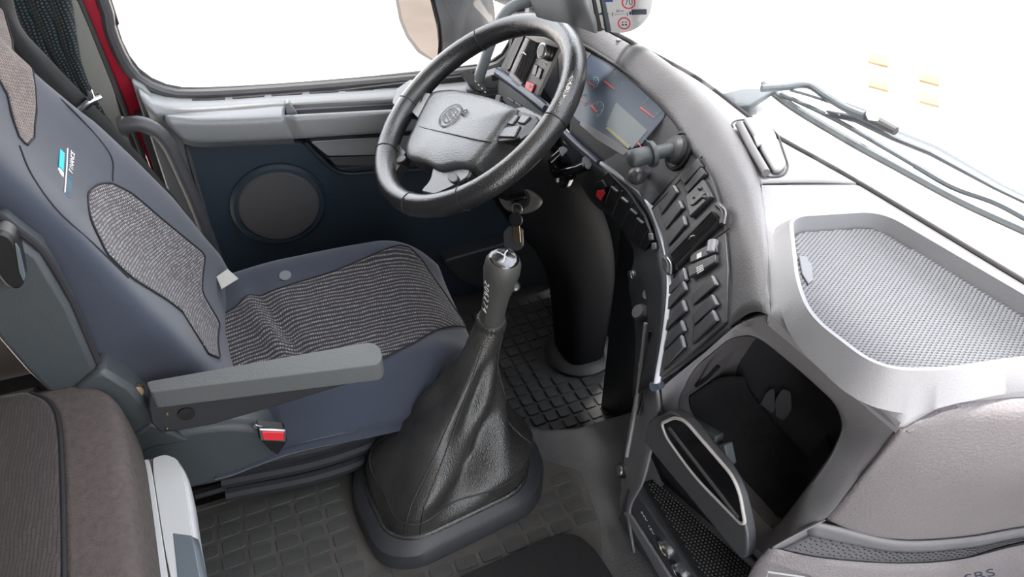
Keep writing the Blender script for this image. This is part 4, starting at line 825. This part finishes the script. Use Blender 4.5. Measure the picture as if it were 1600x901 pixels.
for zz_, xx_ in ((-.03, .312), (-.07, .305), (-.09, .29)): v += [Vector((xx_ if 2 < i < 47 else xx_-.01, v[(len(xv)-1)*nu_+i].y, min(v[(len(xv)-1)*nu_+i].z, cz(.305, yc)+zz_))) for i in range(nu_)]
raw('seat_cushion', v, grid_faces(nu_, len(xv)+3), SEATM, seat, ang=80, solid=.006)
# backrest
ZB = [.36, .42, .52, .60, .70, .77, .83, .90, 1.0, 1.1, 1.32]
def hb(z): return float(np.interp(z, ZB, [.19, .222, .226, .225, .212, .196, .18, .168, .158, .155, .12]))
def yb(z): return float(np.interp(z, ZB, [1.178, 1.178, 1.172, 1.168, 1.158, 1.15, 1.142, 1.137, 1.138, 1.138, 1.138]))
def xb0(z): return -.150-.34*(z-.42)-(.25*(z-.95)**2 if z > .95 else 0)*.2
def hth(z): return float(np.interp(z, [.36, .42, .5, .7, .9, 1.0, 1.2, 1.32], [.04, .06, .072, .07, .06, .052, .05, .03]))
def dish(z): return float(np.interp(z, [.36, .45, .6, .8, .95, 1.05, 1.3], [.03, .05, .055, .05, .025, .012, .01]))
YB = 1.185
def xf(y, z):
    s = min(.999, abs(y-yb(z))/hb(z)); h = hth(z)
    return xb0(z)-h+dish(z)*s*s*1.0+h*(1-s**4)**.25
NB_ = 56; rings = []
for z in np.r_[np.linspace(.36, 1.0, 30), np.linspace(1.02, 1.30, 12), 1.318, 1.325]:
    r_ = []; shrink = 1 if z < 1.3 else (.9 if z < 1.32 else .7); w_, h, d_ = hb(z)*shrink, hth(z)*shrink, dish(z)
    for k in range(NB_):
        q = 2*math.pi*k/NB_; sy = math.copysign(abs(math.cos(q))**.5, math.cos(q)); sx = math.copysign(abs(math.sin(q))**.5, math.sin(q))
        r_.append(Vector((xb0(z)-h+(d_*sy*sy if sx > -.3 else d_*sy*sy*.6)+h*sx, yb(z)+w_*sy, z)))
    rings.append(r_)
bk = loft('backrest', rings, SEATM, seat, ang=80)
def hit(px, py, f, x0=-.2):
    xx = x0
    for _ in range(14): p = X(px, py, xx); zq = min(1.3, max(.37, p.z)); xx = .5*xx+.5*f(min(yb(zq)+hb(zq)*.97, max(yb(zq)-hb(zq)*.97, p.y)), zq)
    return X(px, py, xx)
def hitz(px, py):
    z = .42
    for _ in range(12): p = Z(px, py, z); z = .5*z+.5*cz(min(.30, p.x), p.y)
    return Z(px, py, z)
def skin(name, loop, fn, m, parent, rings=10, n=90, off=.0035):
    """cloth panel following a surface: loop closed 3-D outline, fn puts a point back on the surface"""
    L = resamp(loop, n); c = sum(L, Vector())/n; v = []
    for j in range(1, rings+1): v += [fn(c+(p-c)*(j/rings), off if j < rings else off*.2) for p in L]
    v.append(fn(c, off)); f = grid_faces(n, rings, True)+[(len(v)-1, i, (i+1) % n) for i in range(n)]
    o = raw(name, v, f, m, parent, ang=80); tube('panel_seam', [fn(p, off*.6) for p in L]+[fn(L[0], off*.6)], .0016, PIPING, parent, n=6); return o
fback = lambda p, o: Vector((xf(p.y, p.z)+o, p.y, p.z)); fcush = lambda p, o: Vector((p.x, p.y, cz(p.x, p.y)+o))
BPX = [(136, 300), (150, 288), (172, 285), (205, 302), (255, 345), (300, 402), (330, 455), (343, 505), (343, 560), (322, 552), (300, 500), (262, 470), (205, 435), (165, 398), (143, 350)]
skin('back_panel', rounded([hit(x, y, xf) for x, y in BPX], .012, 4), fback, W_BACK, seat, rings=14)
skin('head_panel', [hit(x, y, xf) for x, y in ((-40, -60), (18, 0), (36, 60), (50, 120), (55, 175), (52, 215), (40, 228), (28, 215), (10, 150), (-40, 60))], fback, W_HEAD, seat, rings=10)
CPX = [(337, 500), (375, 474), (390, 461), (426, 455), (520, 425), (606, 389), (624, 384), (640, 387), (662, 410), (722, 494), (729, 507), (705, 511), (650, 535), (602, 559), (540, 580), (400, 600), (345, 575)]
skin('cushion_panel', [hitz(x, y) for x, y in CPX], fcush, W_CUSH, seat, rings=22, n=140)
for pts in (((62, 118), (100, 160), (170, 238), (176, 283)), ((30, 228), (50, 275), (90, 330), (150, 385), (200, 434))):
    tube('back_seam', [fback(hit(x, y, xf), .0005) for x, y in pts], .0014, PIPING, seat, n=6, k=24)
def onback(px, py, o=.001): return fback(hit(px, py, xf), o)
slab3('badge_block', [onback(*p) for p in ((92, 233), (99, 240), (97, 268), (90, 259))], Vector((.0012, 0, .0004)), TEAL, seat, 0)
slab3('badge_block', [onback(*p) for p in ((90, 262), (97, 270), (97, 277), (93, 272), (89, 264))], Vector((.0012, 0, .0004)), WHITE, seat, 0)
tube('badge_line', [onback(104.5, 232), onback(102.5, 270), onback(100, 300)], .001, WHITE, seat, n=6)
for i, ch in enumerate('ALGEBRA FINANCE'):
    t = (i+.5)/15; px_, py_ = 105.5+(113-105.5)*t, 308+(237-308)*t
    c = onback(px_, py_, .0012); nn = Vector((1, 0, .35)).normalized()
    text('badge_letter', ch, c, (onback(px_+.5, py_-4)-onback(px_-.5, py_+4)), (onback(px_-4, py_-1.0)-onback(px_+4, py_+1.0)), .0115, BLUET if i < 7 else WHITE, seat) if ch != ' ' else None
# plastic side cover of the recliner, base cover, armrest
slabY('recliner_cover', [(0, 352), (24, 372), (62, 400), (110, 480), (152, 578), (120, 606), (92, 630), (40, 580), (-30, 500), (-60, 380)], .915, .05, SIDEP, seat, bevel=.008, seg=3)
slabY('recliner_cover', [(142, 588), (160, 578), (205, 605), (250, 655), (235, 672), (192, 692), (120, 640), (104, 622)], .905, .05, SIDEP, seat, bevel=.008, seg=3)
slabY('recliner_joint', [(90, 625), (150, 575), (166, 588), (110, 632)], .925, .05, BLACK, seat, bevel=.003)
tube('cover_piping', [Y(x, y, .925) for x, y in ((-10, 330), (30, 362), (68, 395), (112, 470), (150, 560), (168, 585), (215, 604))], .005, PIPING, seat, n=8, k=30)
slabY('recliner_handle', [(-30, 360), (8, 362), (24, 374), (36, 410), (40, 440), (30, 455), (10, 450), (-30, 400)], .895, .03, BLACK, seat, r=.008, bevel=.006)
slabY('handle_insert', [(23, 380), (30, 390), (40, 432), (37, 440), (30, 425)], .893, .004, SILVER_DK, seat, r=.003, bevel=.001)
dome = [(208, 700), (240, 684), (300, 668), (360, 662), (420, 668), (447, 690), (440, 712), (400, 735), (350, 756), (290, 768), (240, 780), (215, 740)]
slabY('base_cover', dome, .905, .10, SIDEP, seat, r=.03, bevel=.02, seg=4)
slabY('side_link', [(196, 690), (236, 660), (300, 690), (240, 700), (214, 712)], .90, .04, SIDEP, seat, bevel=.006)
box('seat_pedestal', (.04, 1.17, .128), (.40, .32, .236), BLACK, seat, bevel=.02)
box('seat_bellows', (.035, 1.16, .29), (.47, .45, .16), SEATD, seat, bevel=.03)
for k in range(4): tube('bellows_fold', [Vector((-.2, .952-.006*k, .345-.03*k)), Vector((.0, .945-.005*k, .338-.032*k)), Vector((.24, .958, .35-.03*k))], .014, SEATD, seat, n=10, k=16)
tube('seat_rail', [Vector((-.26, .985, .215)), Vector((.2, .99, .215))], .011, BLACK, seat, n=8)
AP = (Z(590, 545, .625), dz)
at_ = [Z(x, y, .625) for x, y in ((228, 596), (578, 534), (592, 540), (598, 556), (592, 569), (235, 613))]
arm = slab3('armrest', rounded(at_, [.006, .012, .012, .012, .01, .004], 4), Vector((0, 0, -.032)), ARMT, seat, .004, 3)
sideq = [Z(235, 613, .60), Z(592, 569, .60)]; yS = sideq[0].y+.003
slab3('armrest_side', [Y(x, y, yS) for x, y in ((232, 638), (236, 662), (252, 677), (330, 664), (415, 640), (545, 600), (556, 584), (400, 606))], Vector((0, .05, 0)), D_PLA, arm, .003)
sideq = [Y(232, 638, yS)]
sY = sideq[0].y-.001
lathe('armrest_plug', [(.012, 0), (.012, .002), (.009, .0022)], Y(291, 646, yS-.001), Vector((0, -1, 0)), BLACK, arm, n=20)
for dx, dz_ in ((.02, -.024), (.012, -.062)): lathe('armrest_screw', [(.003, 0), (.002, .002)], sideq[0]+Vector((dx, -.001, dz_*.8)), Vector((0, -1, 0)), BRASS, arm, n=8)
lathe('pivot_bolt', [(.011, 0), (.009, .006)], Y(214, 609, .92), Vector((.2, -1, .2)), BRASS, seat, n=12)
# seat belt buckle at the near side of the cushion
bu = thing('belt_buckle', 'black seat belt buckle with a red release button, low beside the cushion', 'buckle', Y(428, 690, .885))
slabY('buckle_body', [(402, 668), (445, 672), (449, 690), (434, 712), (422, 704), (404, 684)], .885, .02, BLACK, bu, bevel=.003)
slabY('buckle_bezel', [(405, 671), (447, 673), (447, 690), (408, 688)], .883, .004, STEEL, bu, r=.002, bevel=.001)
slabY('release_button', [(409, 675), (444, 676), (443, 688), (412, 687)], .880, .006, REDP, bu, r=.002, bevel=.0015)
slabY('tongue', [(393, 668), (400, 664), (412, 667), (402, 671)], .888, .003, STEEL, bu, bevel=.0005)
# ================================================================== SEAT BELT, GRAB HANDLES, CURTAIN
belt = thing('seat_belt', "black webbing seat belt running down the door pillar behind the driver's seat", 'seat belt', Y(140, 165, 1.45))
b1_ = [(12, -40), (30, 38), (70, 85), (105, 122), (140, 158), (178, 198), (240, 268), (300, 345), (352, 420)]
b2_ = [(-40, -40), (2, 38), (38, 100), (74, 145), (108, 183), (140, 225), (195, 285), (262, 365), (330, 440)]
E1 = crom([Y(x, y, 1.455) for x, y in b1_], 50); E2 = crom([Y(x, y, 1.44) for x, y in b2_], 50)
patch('webbing', [E1, [(a+b)/2+Vector((.004, -.006, .003)) for a, b in zip(E1, E2)], E2], BELT, belt, nu=50, nv=8, solid=.0018, resample=False)
tube('belt_guide', [Y(110, 184, 1.43), Y(122, 172, 1.43), Y(140, 158, 1.435), Y(158, 150, 1.44)], .0055, CHROME, belt, n=10, k=12)
tube('belt_guide', [Y(139, 140, 1.435), Y(143, 150, 1.435), Y(138, 160, 1.435)], .005, CHROME, belt, n=10)
slabY('guide_plate', [(112, 176), (132, 152), (152, 158), (120, 186)], 1.442, .006, BLACK, belt, r=.004, bevel=.002)
tq = [Z(338, 433, .452), Z(355, 421, .46), Z(372, 436, .455), Z(346, 452, .452)]
tg = tag(slab3('fabric_tag', dens(tq, 4), Vector((.001, 0, .0015)), TAG, None, 0), 'small grey cloth tag sticking out where the backrest meets the cushion', 'tag')
tdisc = hitz(446, 431); slab3('round_mark', [fcush(tdisc+Vector((math.cos(t)*.012, math.sin(t)*.012, 0)), .001) for t in np.linspace(0, 2*math.pi, 20, endpoint=False)], dz*.0008, mat('grey_patch', (.13, .14, .16), .9), seat, 0)
hd = thing('grab_handle', 'curved grey tube grab handle by the red door pillar', 'handle', Y(300, 310, 1.53))
tube('bar', [Y(x, y, 1.535) for x, y in ((188, 198), (215, 193), (242, 203), (262, 225), (280, 262), (306, 320), (330, 385), (345, 430))], .0155, D_PANEL, hd, n=16, k=60)
lathe('end_cap', [(.019, 0), (.02, .01), (.016, .016)], Y(186, 198, 1.54), Vector((1, 0, 0)), D_PANEL, hd, n=18)
h2 = thing('grab_handle', 'pale grey grab handle looping up beside the windscreen pillar', 'handle', Y(760, 100, 1.57))
tube('bar', [Y(x, y, 1.57) for x, y in ((740, 142), (748, 122), (763, 78), (778, 40), (790, 20), (806, 8), (835, 0), (880, -12))], .0125, mat('handle_grey', (.2, .22, .235), .4), h2, n=16, k=60)
lathe('foot_cap', [(.018, -.01), (.019, .006), (.014, .012)], Y(741, 140, 1.575), dz, G_DOOR, h2, n=18)
rows = []; NC = 70
cl_e = [(-25, -90), (4, -20), (30, 30), (75, 100), (108, 140), (138, 172), (165, 210), (205, 275), (240, 330)]; cr_e = [(100, -90), (112, -20), (118, 20), (128, 90), (142, 132), (165, 175), (192, 215), (236, 285), (275, 345)]
CL_ = crom([Y(x, y, 1.60) for x, y in cl_e], 40); CR2 = crom([Y(x, y, 1.605) for x, y in cr_e], 40)
for j in range(40):
    w_ = (CR2[j]-CL_[j]).length/.25; r_ = []
    for i in range(NC):
        u = i/(NC-1); p = CL_[j]*(1-u)+CR2[j]*u; r_.append(p+Vector((0, -.045*w_*abs(math.sin(u*math.pi*3+.15))-.012, 0)))
    rows.append(r_)
cu_ = tag(patch('curtain', rows, W_CURT, None, nu=NC, nv=30, solid=.003, resample=False, ang=80), "dark patterned curtain gathered in folds behind the driver's seat", 'curtain')
# ================================================================== BUNK AND FRIDGE DRAWER
bunk = thing('bunk', 'lower bunk with a ribbed brown cloth mattress behind the seats', 'bunk', (-.55, .6, .2))
bo_ = [Z(x, y, .60) for x, y in ((140, 596), (172, 612), (189, 650), (203, 760), (216, 900), (224, 1000))]
def msec(dx, dzz): return [p+Vector((dx, 0, dzz)) for p in crom(bo_, 40)]
back = [Vector((-1.05, p.y, .60)) for p in crom(bo_, 40)]
off_ = crom([Z(x, y, .605) for x, y in ((60, 560), (176, 608), (133, 690), (131, 780), (131, 900), (131, 1000))], 40)
midr = [p+Vector((-.075, 0, .004)) for p in crom(bo_, 40)]
side_rows = [midr, [p+Vector((-.03, 0, .002)) for p in crom(bo_, 40)], msec(-.006, -.004), msec(.002, -.03), msec(.002, -.10), msec(-.01, -.135)]
patch('mattress_side', side_rows, W_BUNKS, bunk, nu=40, nv=24, solid=.004, resample=False)
patch('mattress', [[p+Vector((0, 0, .001)) for p in midr], [p+Vector((-.02, 0, .006)) for p in midr], [Vector((-.75, p.y+.02, .612)) for p in midr], back], W_BUNK, bunk, nu=40, nv=20, solid=.01, resample=False)
tube('mattress_seam', [p+Vector((0, 0, .002)) for p in midr], .0028, PIPING, bunk, n=8)
end = [p for p in (Vector((-1.05, bo_[0].y, .60)), bo_[0])]
patch('mattress_end', [[midr[0], back[0]], [midr[0]+Vector((0, .03, -.02)), back[0]+Vector((0, .03, -.02))], [midr[0]+Vector((0, .035, -.13)), back[0]+Vector((0, .035, -.13))]], W_BUNKS, bunk, nu=12, nv=10, solid=.004)
slab3('bunk_base', [Vector((-1.05, -.7, .47)), Vector((bo_[4].x-.03, -.7, .47)), Vector((bo_[4].x-.03, bo_[4].y, .47)), bo_[2]+Vector((-.03, 0, -.13)), bo_[1]+Vector((-.03, -.01, -.13)), Vector((-1.05, bo_[1].y, .47))], dz*-.262, D_PLA, bunk, .005)
fr = thing('fridge_drawer', 'silver-topped drawer front standing beside the bunk mattress edge', 'drawer', Z(265, 800, .2))
fz = .50
slab3('top_rail', rounded([Z(x, y, fz) for x, y in ((238, 715), (258, 709), (276, 716), (288, 745), (300, 830), (330, 1000), (285, 1000), (256, 850), (240, 745))], .006, 4), dz*-.03, SILVER, fr, .004, 3)
slab3('rear_rail', rounded([Z(x, y, fz) for x, y in ((216, 722), (232, 716), (239, 745), (262, 900), (275, 1000), (255, 1000), (236, 860), (222, 770))], .004, 4), dz*-.03, SILVER, fr, .003)
slab3('groove', [Z(x, y, fz-.006) for x, y in ((230, 718), (240, 716), (300, 1000), (262, 1000))], dz*-.01, mat('groove_brown_grey', (.14, .13, .11), .8), fr, 0)  # strip between the rails, darker and browner than the silver
fv = [Z(x, y, fz-.004) for x, y in ((277, 718), (290, 748), (303, 832), (334, 1000))]
patch('front_panel', [crom(fv, 20), [p+Vector((.003, 0, -.012)) for p in crom(fv, 20)], [p+Vector((-.01, 0, -.10)) for p in crom(fv, 20)], [p+Vector((-.06, 0, -.29)) for p in crom(fv, 20)]], SILVER, fr, nu=20, nv=16, solid=.004)
slab3('handle_panel', [Z(x, y, fz+.001) for x, y in ((270, 832), (300, 836), (330, 1000), (288, 1000))], dz*-.006, SILVER_DK, fr, .001)
patch('handle_panel', [[Z(301, 838, fz), Z(334, 1000, fz)], [Z(301, 838, fz)+Vector((.005, 0, -.012)), Z(334, 1000, fz)+Vector((.005, 0, -.012))], [Z(301, 838, fz)+Vector((-.012, 0, -.15)), Z(334, 1000, fz)+Vector((-.012, 0, -.15))]], SILVER_DK, fr, nu=8, nv=10, solid=.004)
# ================================================================== MATS
def copies(proto, spots, parent):
    for s in spots:
        o = proto.copy(); COL.objects.link(o); o.location = s
def mat_tiles(name, m, mt, mpoly, z, rects, label, th=.004):
    """mat sheet with raised tiles; rects = list of quads in the ground plane"""
    t = thing(name, label, 'mat', Vector((mpoly[0].x, mpoly[0].y, z)))
    slab3('sheet', [Vector((p.x, p.y, z)) for p in mpoly], dz*th, m, t, .001)
    return t
def tile(parent, quad, z, h, m, cache={}):
    """a slab tile; alike tiles share their mesh through size"""
    c = sum(quad, Vector())/4; a = quad[1]-quad[0]; b = quad[3]-quad[0]; key = (parent.name, round(a.length, 3), round(b.length, 3), round(math.atan2(a.y, a.x), 2))
    if key not in cache:
        o = raw('mat_tile', rounded([Vector((p.x-c.x, p.y-c.y, 0)) for p in quad], .003, 2), [tuple(range(8))], m, parent, ang=30)
        bm = bmesh.new(); bm.from_mesh(o.data); r = bmesh.ops.extrude_face_region(bm, geom=bm.faces[:]); tv = [g for g in r['geom'] if isinstance(g, bmesh.types.BMVert)]
        for g in tv: g.co.z += h; g.co.x *= .93; g.co.y *= .93
        bmesh.ops.recalc_face_normals(bm, faces=bm.faces); bm.to_mesh(o.data); bm.free(); finish(o.data, 30); cache[key] = o.data
    else: o = link('mat_tile', cache[key], None, parent)
    o.location = Vector((c.x, c.y, z)); return o
fm_p = [Vector((.22, 1.0, 0)), Vector((.72, 1.0, 0)), Vector((.72, 1.42, 0)), Vector((.66, 1.6, 0)), Vector((.3, 1.6, 0)), Vector((.22, 1.4, 0))]
fm = mat_tiles('rubber_mat', MATF, MATFP, fm_p, 0.001, None, 'black rubber foot mat of raised squares in the driver foot well')
gx = Vector((1, .05, 0)).normalized(); gy = Vector((-gx.y, gx.x, 0)); o0 = Vector((.30, 1.02, 0)); pt = .0335; nt_ = 0
for i in range(-2, 13):
    for j in range(0, 17):
        c = o0+gx*(i*pt)+gy*(j*pt)
        if not inside(c, [p*.96+Vector((.5, 1.3, 0))*.04 for p in fm_p]) or (c.xy-Vector((.645, 1.27))).length < .10: continue
        if j > 14: continue
        h_ = pt*.42; tile(fm, [c-gx*h_-gy*h_, c+gx*h_-gy*h_, c+gx*h_+gy*h_, c-gx*h_+gy*h_], .005, .0045, MATFP)
tm_p = [Vector((-.36, .962, .2)), Vector((.12, .978, .2)), Vector((.20, .99, .2)), Vector((.43, .80, .2)), Vector((.415, .68, .2)), Vector((.3, .4, .2)), Vector((-.36, .4, .2))]
tm = mat_tiles('rubber_mat', MATD, MATP, tm_p, .2003, None, 'dusty rubber tunnel mat of small rectangles around the gear lever', th=.0022)
tgx = Vector((1, -.0, 0)).normalized(); tgx = (Z(640, 690, .2)-Z(300, 798, .2)).normalized(); tgy = Vector((-tgx.y, tgx.x, 0)); o0 = Z(300, 800, .2)
base2 = [Vector((p.x, p.y, 0)) for p in gsc(1.04, 0)]
for i in range(-1, 18):
    for j in range(1, 13):
        c = o0+tgx*(i*.0455+.012)-tgy*(j*.0315+.004)+tgx*(.004*(j % 2))
        if not inside(c, tm_p) or inside(c, base2) or not inside(c+tgx*.02, tm_p) or not inside(c+tgy*.014, tm_p): continue
        tile(tm, [c-tgx*.0190-tgy*.0125, c+tgx*.0190-tgy*.0125, c+tgx*.0190+tgy*.0125, c-tgx*.0190+tgy*.0125], .2025, .002, MATP)
slab3('mat_edge', [tm_p[0]+Vector((0, -.012, .0025)), tm_p[1]+Vector((0, -.012, .0025)), tm_p[1]+Vector((0, .0, .0025)), tm_p[0]+Vector((0, .0, .0025))], dz*.004, MATD, tm, .0015)
bc = [Z(x, y, .2062) for x, y in ((715, 905), (800, 868), (850, 844), (880, 836), (905, 840), (930, 862), (952, 895), (1000, 980), (700, 980))]
tag(slab3('carpet_mat', rounded(bc, .01, 4), dz*.008, BLKCAR, None, .003), 'black carpet mat with a rounded corner in front of the gear lever base', 'mat')
# ================================================================== OUTSIDE
mr = thing('side_mirror', 'tall black exterior side mirror outside the door window', 'mirror', Y(690, 40, 1.98))
MP = (Y(665, 40, 1.98), Vector((-.93, -.36, .05)).normalized())
slab('mirror_glass', [(612, -140), (622, -10), (630, 30), (640, 55), (658, 78), (684, 96), (687, 70), (684, 40), (674, 0), (660, -140)], MP, -.002, .001, MIRROR, mr, r=.01, bevel=.001)
slab('mirror_glass_edge', [(609, -140), (619, -10), (627, 32), (638, 58), (656, 82), (687, 100), (691, 70), (688, 40), (678, 0), (664, -140)], MP, -.010, -.002, BLACK, mr, r=.01, bevel=.002)
ho = [P(x, y, MP, -.008) for x, y in ((614, -150), (621, -10), (629, 32), (640, 60), (658, 84), (690, 102), (694, 72), (690, 40), (680, 0), (668, -150))]
hc = sum(ho, Vector())/len(ho); ho = resamp(rounded(ho, .01, 4), 50)
loft('mirror_housing', [ho, [hc+(p-hc)*1.02-MP[1]*.03+Vector((0.0, 0, 0)) for p in ho], [hc+(p-hc)*1.0-MP[1]*.10+Vector((.02, -.02, .02)) for p in ho], [hc+(p-hc)*.8-MP[1]*.15+Vector((.03, -.02, .02)) for p in ho], [hc+(p-hc)*.4-MP[1]*.165+Vector((.03, -.02, .02)) for p in ho]], mat('mirror_shell', (.012, .0125, .015), .6), mr, ang=60)
tube('mirror_arm', [Y(735, -30, 1.93), Y(790, -5, 1.85), Y(830, 10, 1.78)], .02, D_PANEL, mr, n=12)
# cowl below the windscreen and the wipers
cowl = thing('cowl', 'pale cowl panel outside along the foot of the windscreen', 'cowl', (.85, .7, .8))
cw = [p+Vector((.03, .004, -.02)) for p in WB[:38]]
patch('cowl_panel', [cw, [p+Vector((.12, .05, -.02)) for p in cw], [p+Vector((.20, .08, -.06)) for p in cw], [p+Vector((.22, .09, -.3)) for p in cw]], COWLW, cowl, nu=38, nv=16, solid=.01, resample=False)
slab3('cowl_corner', [Z(x, y, .885) for x, y in ((1103, 152), (1160, 138), (1215, 136), (1195, 150), (1172, 164), (1140, 166))], dz*-.01, COWL, cowl, .002)
wp = thing('windscreen_wiper', 'long dark wiper blade lying along the foot of the windscreen', 'wiper', Z(1400, 270, .87))
wl_ = [(1192, 130), (1240, 166), (1320, 214), (1400, 258), (1500, 312), (1600, 358), (1700, 404)]
tube('blade', [Z(x, y, .875) for x, y in wl_], .0045, COWL, wp, n=8, k=40)
tube('blade_rubber', [Z(x-2, y+5, .87) for x, y in wl_], .003, RUBBER, wp, n=6, k=40)
tube('arm', [Z(x, y, .885) for x, y in ((1290, 176), (1340, 186), (1400, 212), (1460, 236), (1560, 292), (1680, 350))], [.006, .009, .012, .012, .008, .006], COWL, wp, n=10, flat=.6, k=0)
tube('bridge', [Z(x, y, .882) for x, y in ((1220, 146), (1300, 184), (1385, 232), (1460, 276))], .0035, COWL, wp, n=8, k=20)
tube('bridge', [Z(x, y, .882) for x, y in ((1430, 258), (1490, 292), (1560, 318), (1640, 362))], .0045, COWL, wp, n=8, k=20)
w2 = thing('windscreen_wiper', 'second wiper arm with washer hose bending over the first blade', 'wiper', Z(1300, 150, .9))
tube('arm', [Z(x, y, .905) for x, y in ((1190, 138), (1225, 136), (1262, 133), (1290, 150), (1320, 168), (1350, 180))], .0055, COWL, w2, n=10, k=30)
tube('arm_root', [Z(x, y, .90) for x, y in ((1318, 166), (1355, 182), (1400, 205))], [.0065, .008, .006], RUBBER, w2, n=10)
tube('hose', [Z(x, y, .90) for x, y in ((1235, 140), (1270, 150), (1318, 166))], .003, COWL, w2, n=8, k=20)
slab('hose_clip', [(1352, 178), (1368, 182), (1372, 190), (1356, 188)], (Z(1360, 184, .915), dz), 0, .006, COWLW, w2, bevel=.001)
# round sticker on the glass
i0 = 3; wq = crom(WB[:12], 20); w0 = (W[1]+W[2])/2; wt_ = (W[2]-W[1]).normalized(); wv_ = Vector((-.13, 0, .9)).normalized(); wn_ = wt_.cross(wv_).normalized()
if wn_.dot(Vector(CAM)-w0) < 0: wn_ = -wn_
ST = (w0, wn_); stc = P(968, 3, ST, .004)
sx_ = wn_.cross(wv_).normalized(); sx_ = sx_ if sx_.y < 0 else -sx_
stk = thing('sticker', 'round grey sticker with speed limit signs and a lorry, on the windscreen', 'sticker', stc)
RS = .052
disc = [stc+(sx_*math.cos(t)+wv_*math.sin(t))*RS for t in np.linspace(0, 2*math.pi, 48, endpoint=False)]
slab3('paper', disc, wn_*.0006, STK, stk, 0)
def sp_(u, v_): return stc+sx_*(u*RS)+wv_*(v_*RS)+wn_*.0008
for u, v_, r, t in ((.28, -.02, .21, '70'), (.12, -.68, .2, '')):
    ring('sign_ring', sp_(u, v_), wn_, RS*r*.8, RS*r, INKR, stk, seg=28, h=.0003)
    if t: text('sign_lettering', t, sp_(u, v_), sx_, wv_, RS*.26, INK, stk, .0001)
def srect(u0, v0, u1, v1, m, nm='pictogram'): slab3(nm, [sp_(u0, v0), sp_(u1, v0), sp_(u1, v1), sp_(u0, v1)], wn_*.0003, m, stk, 0)
srect(-.52, .02, -.2, .4, INKB); srect(-.44, .1, -.3, .18, STK); srect(-.47, .24, -.25, .27, STK)
srect(.36, -.42, .82, -.25, INK); srect(.29, -.41, .35, -.31, INK); srect(-.66, -.38, -.36, -.33, INK); srect(-.6, -.33, -.46, -.30, INK)
srect(-.24, -.44, -.22, -.31, INK); srect(.22, -.46, .24, -.33, INK)
for k in range(6): srect(-.15+k*.06, -.39, -.12+k*.06, -.38, INK)
for u in (.05, .15): srect(u, -.66, u+.05, -.63, INK); srect(u-.01, -.75, u+.06, -.71, INK)
text('sign_lettering', '50 m', sp_(.0, -.28), sx_, wv_, RS*.12, INK, stk, .0001)
# flat yellow-orange rectangles, built as blocks at ground level
for (x, y), lb_ in zip(((1372, 92), (1373, 130), (1452, 121), (1452, 154)), ('yellow block on the ground outside, upper of the pair beside the wiper', 'yellow block on the ground outside, lower of the pair beside the wiper', 'yellow block outside, upper of the pair nearer the passenger side', 'deep yellow block outside, lower of the pair nearer the passenger side')):
    a, b, c, d = Z(x-15, y-10, -1.28), Z(x+16, y-3, -1.28), Z(x+16, y+11, -1.28), Z(x-15, y+3, -1.28)
    tag(slab3('yellow_block', [a, b, c, d], dz*-.02, ORANGE, None, .004), lb_, 'block', 'yellow blocks on the ground')
# little black remote lying on the sill behind the wheel
rb = thing('remote_control', 'small black remote control box on the door sill behind the steering wheel', 'remote', Y(738, 128, 1.57))
RP = (Y(738, 128, 1.57), Vector((-.25, -.75, .6)).normalized())
rbo = slab('case', [(719, 116), (733, 111), (761, 143), (752, 146), (745, 144), (738, 141)], RP, -.012, .008, D_SWITCH, rb, r=.002, bevel=.002)
slab('switch', [(734, 132), (739, 131), (746, 141), (741, 142)], RP, .008, .012, BLACK, rb, bevel=.001)
for k in range(4): slab('marking', [(741+k*5, 126+k*5.5), (743+k*5, 125.5+k*5.5), (745+k*5, 128+k*5.5), (743+k*5, 128.6+k*5.5)], RP, .008, .0084, WHITE, rb, bevel=0)
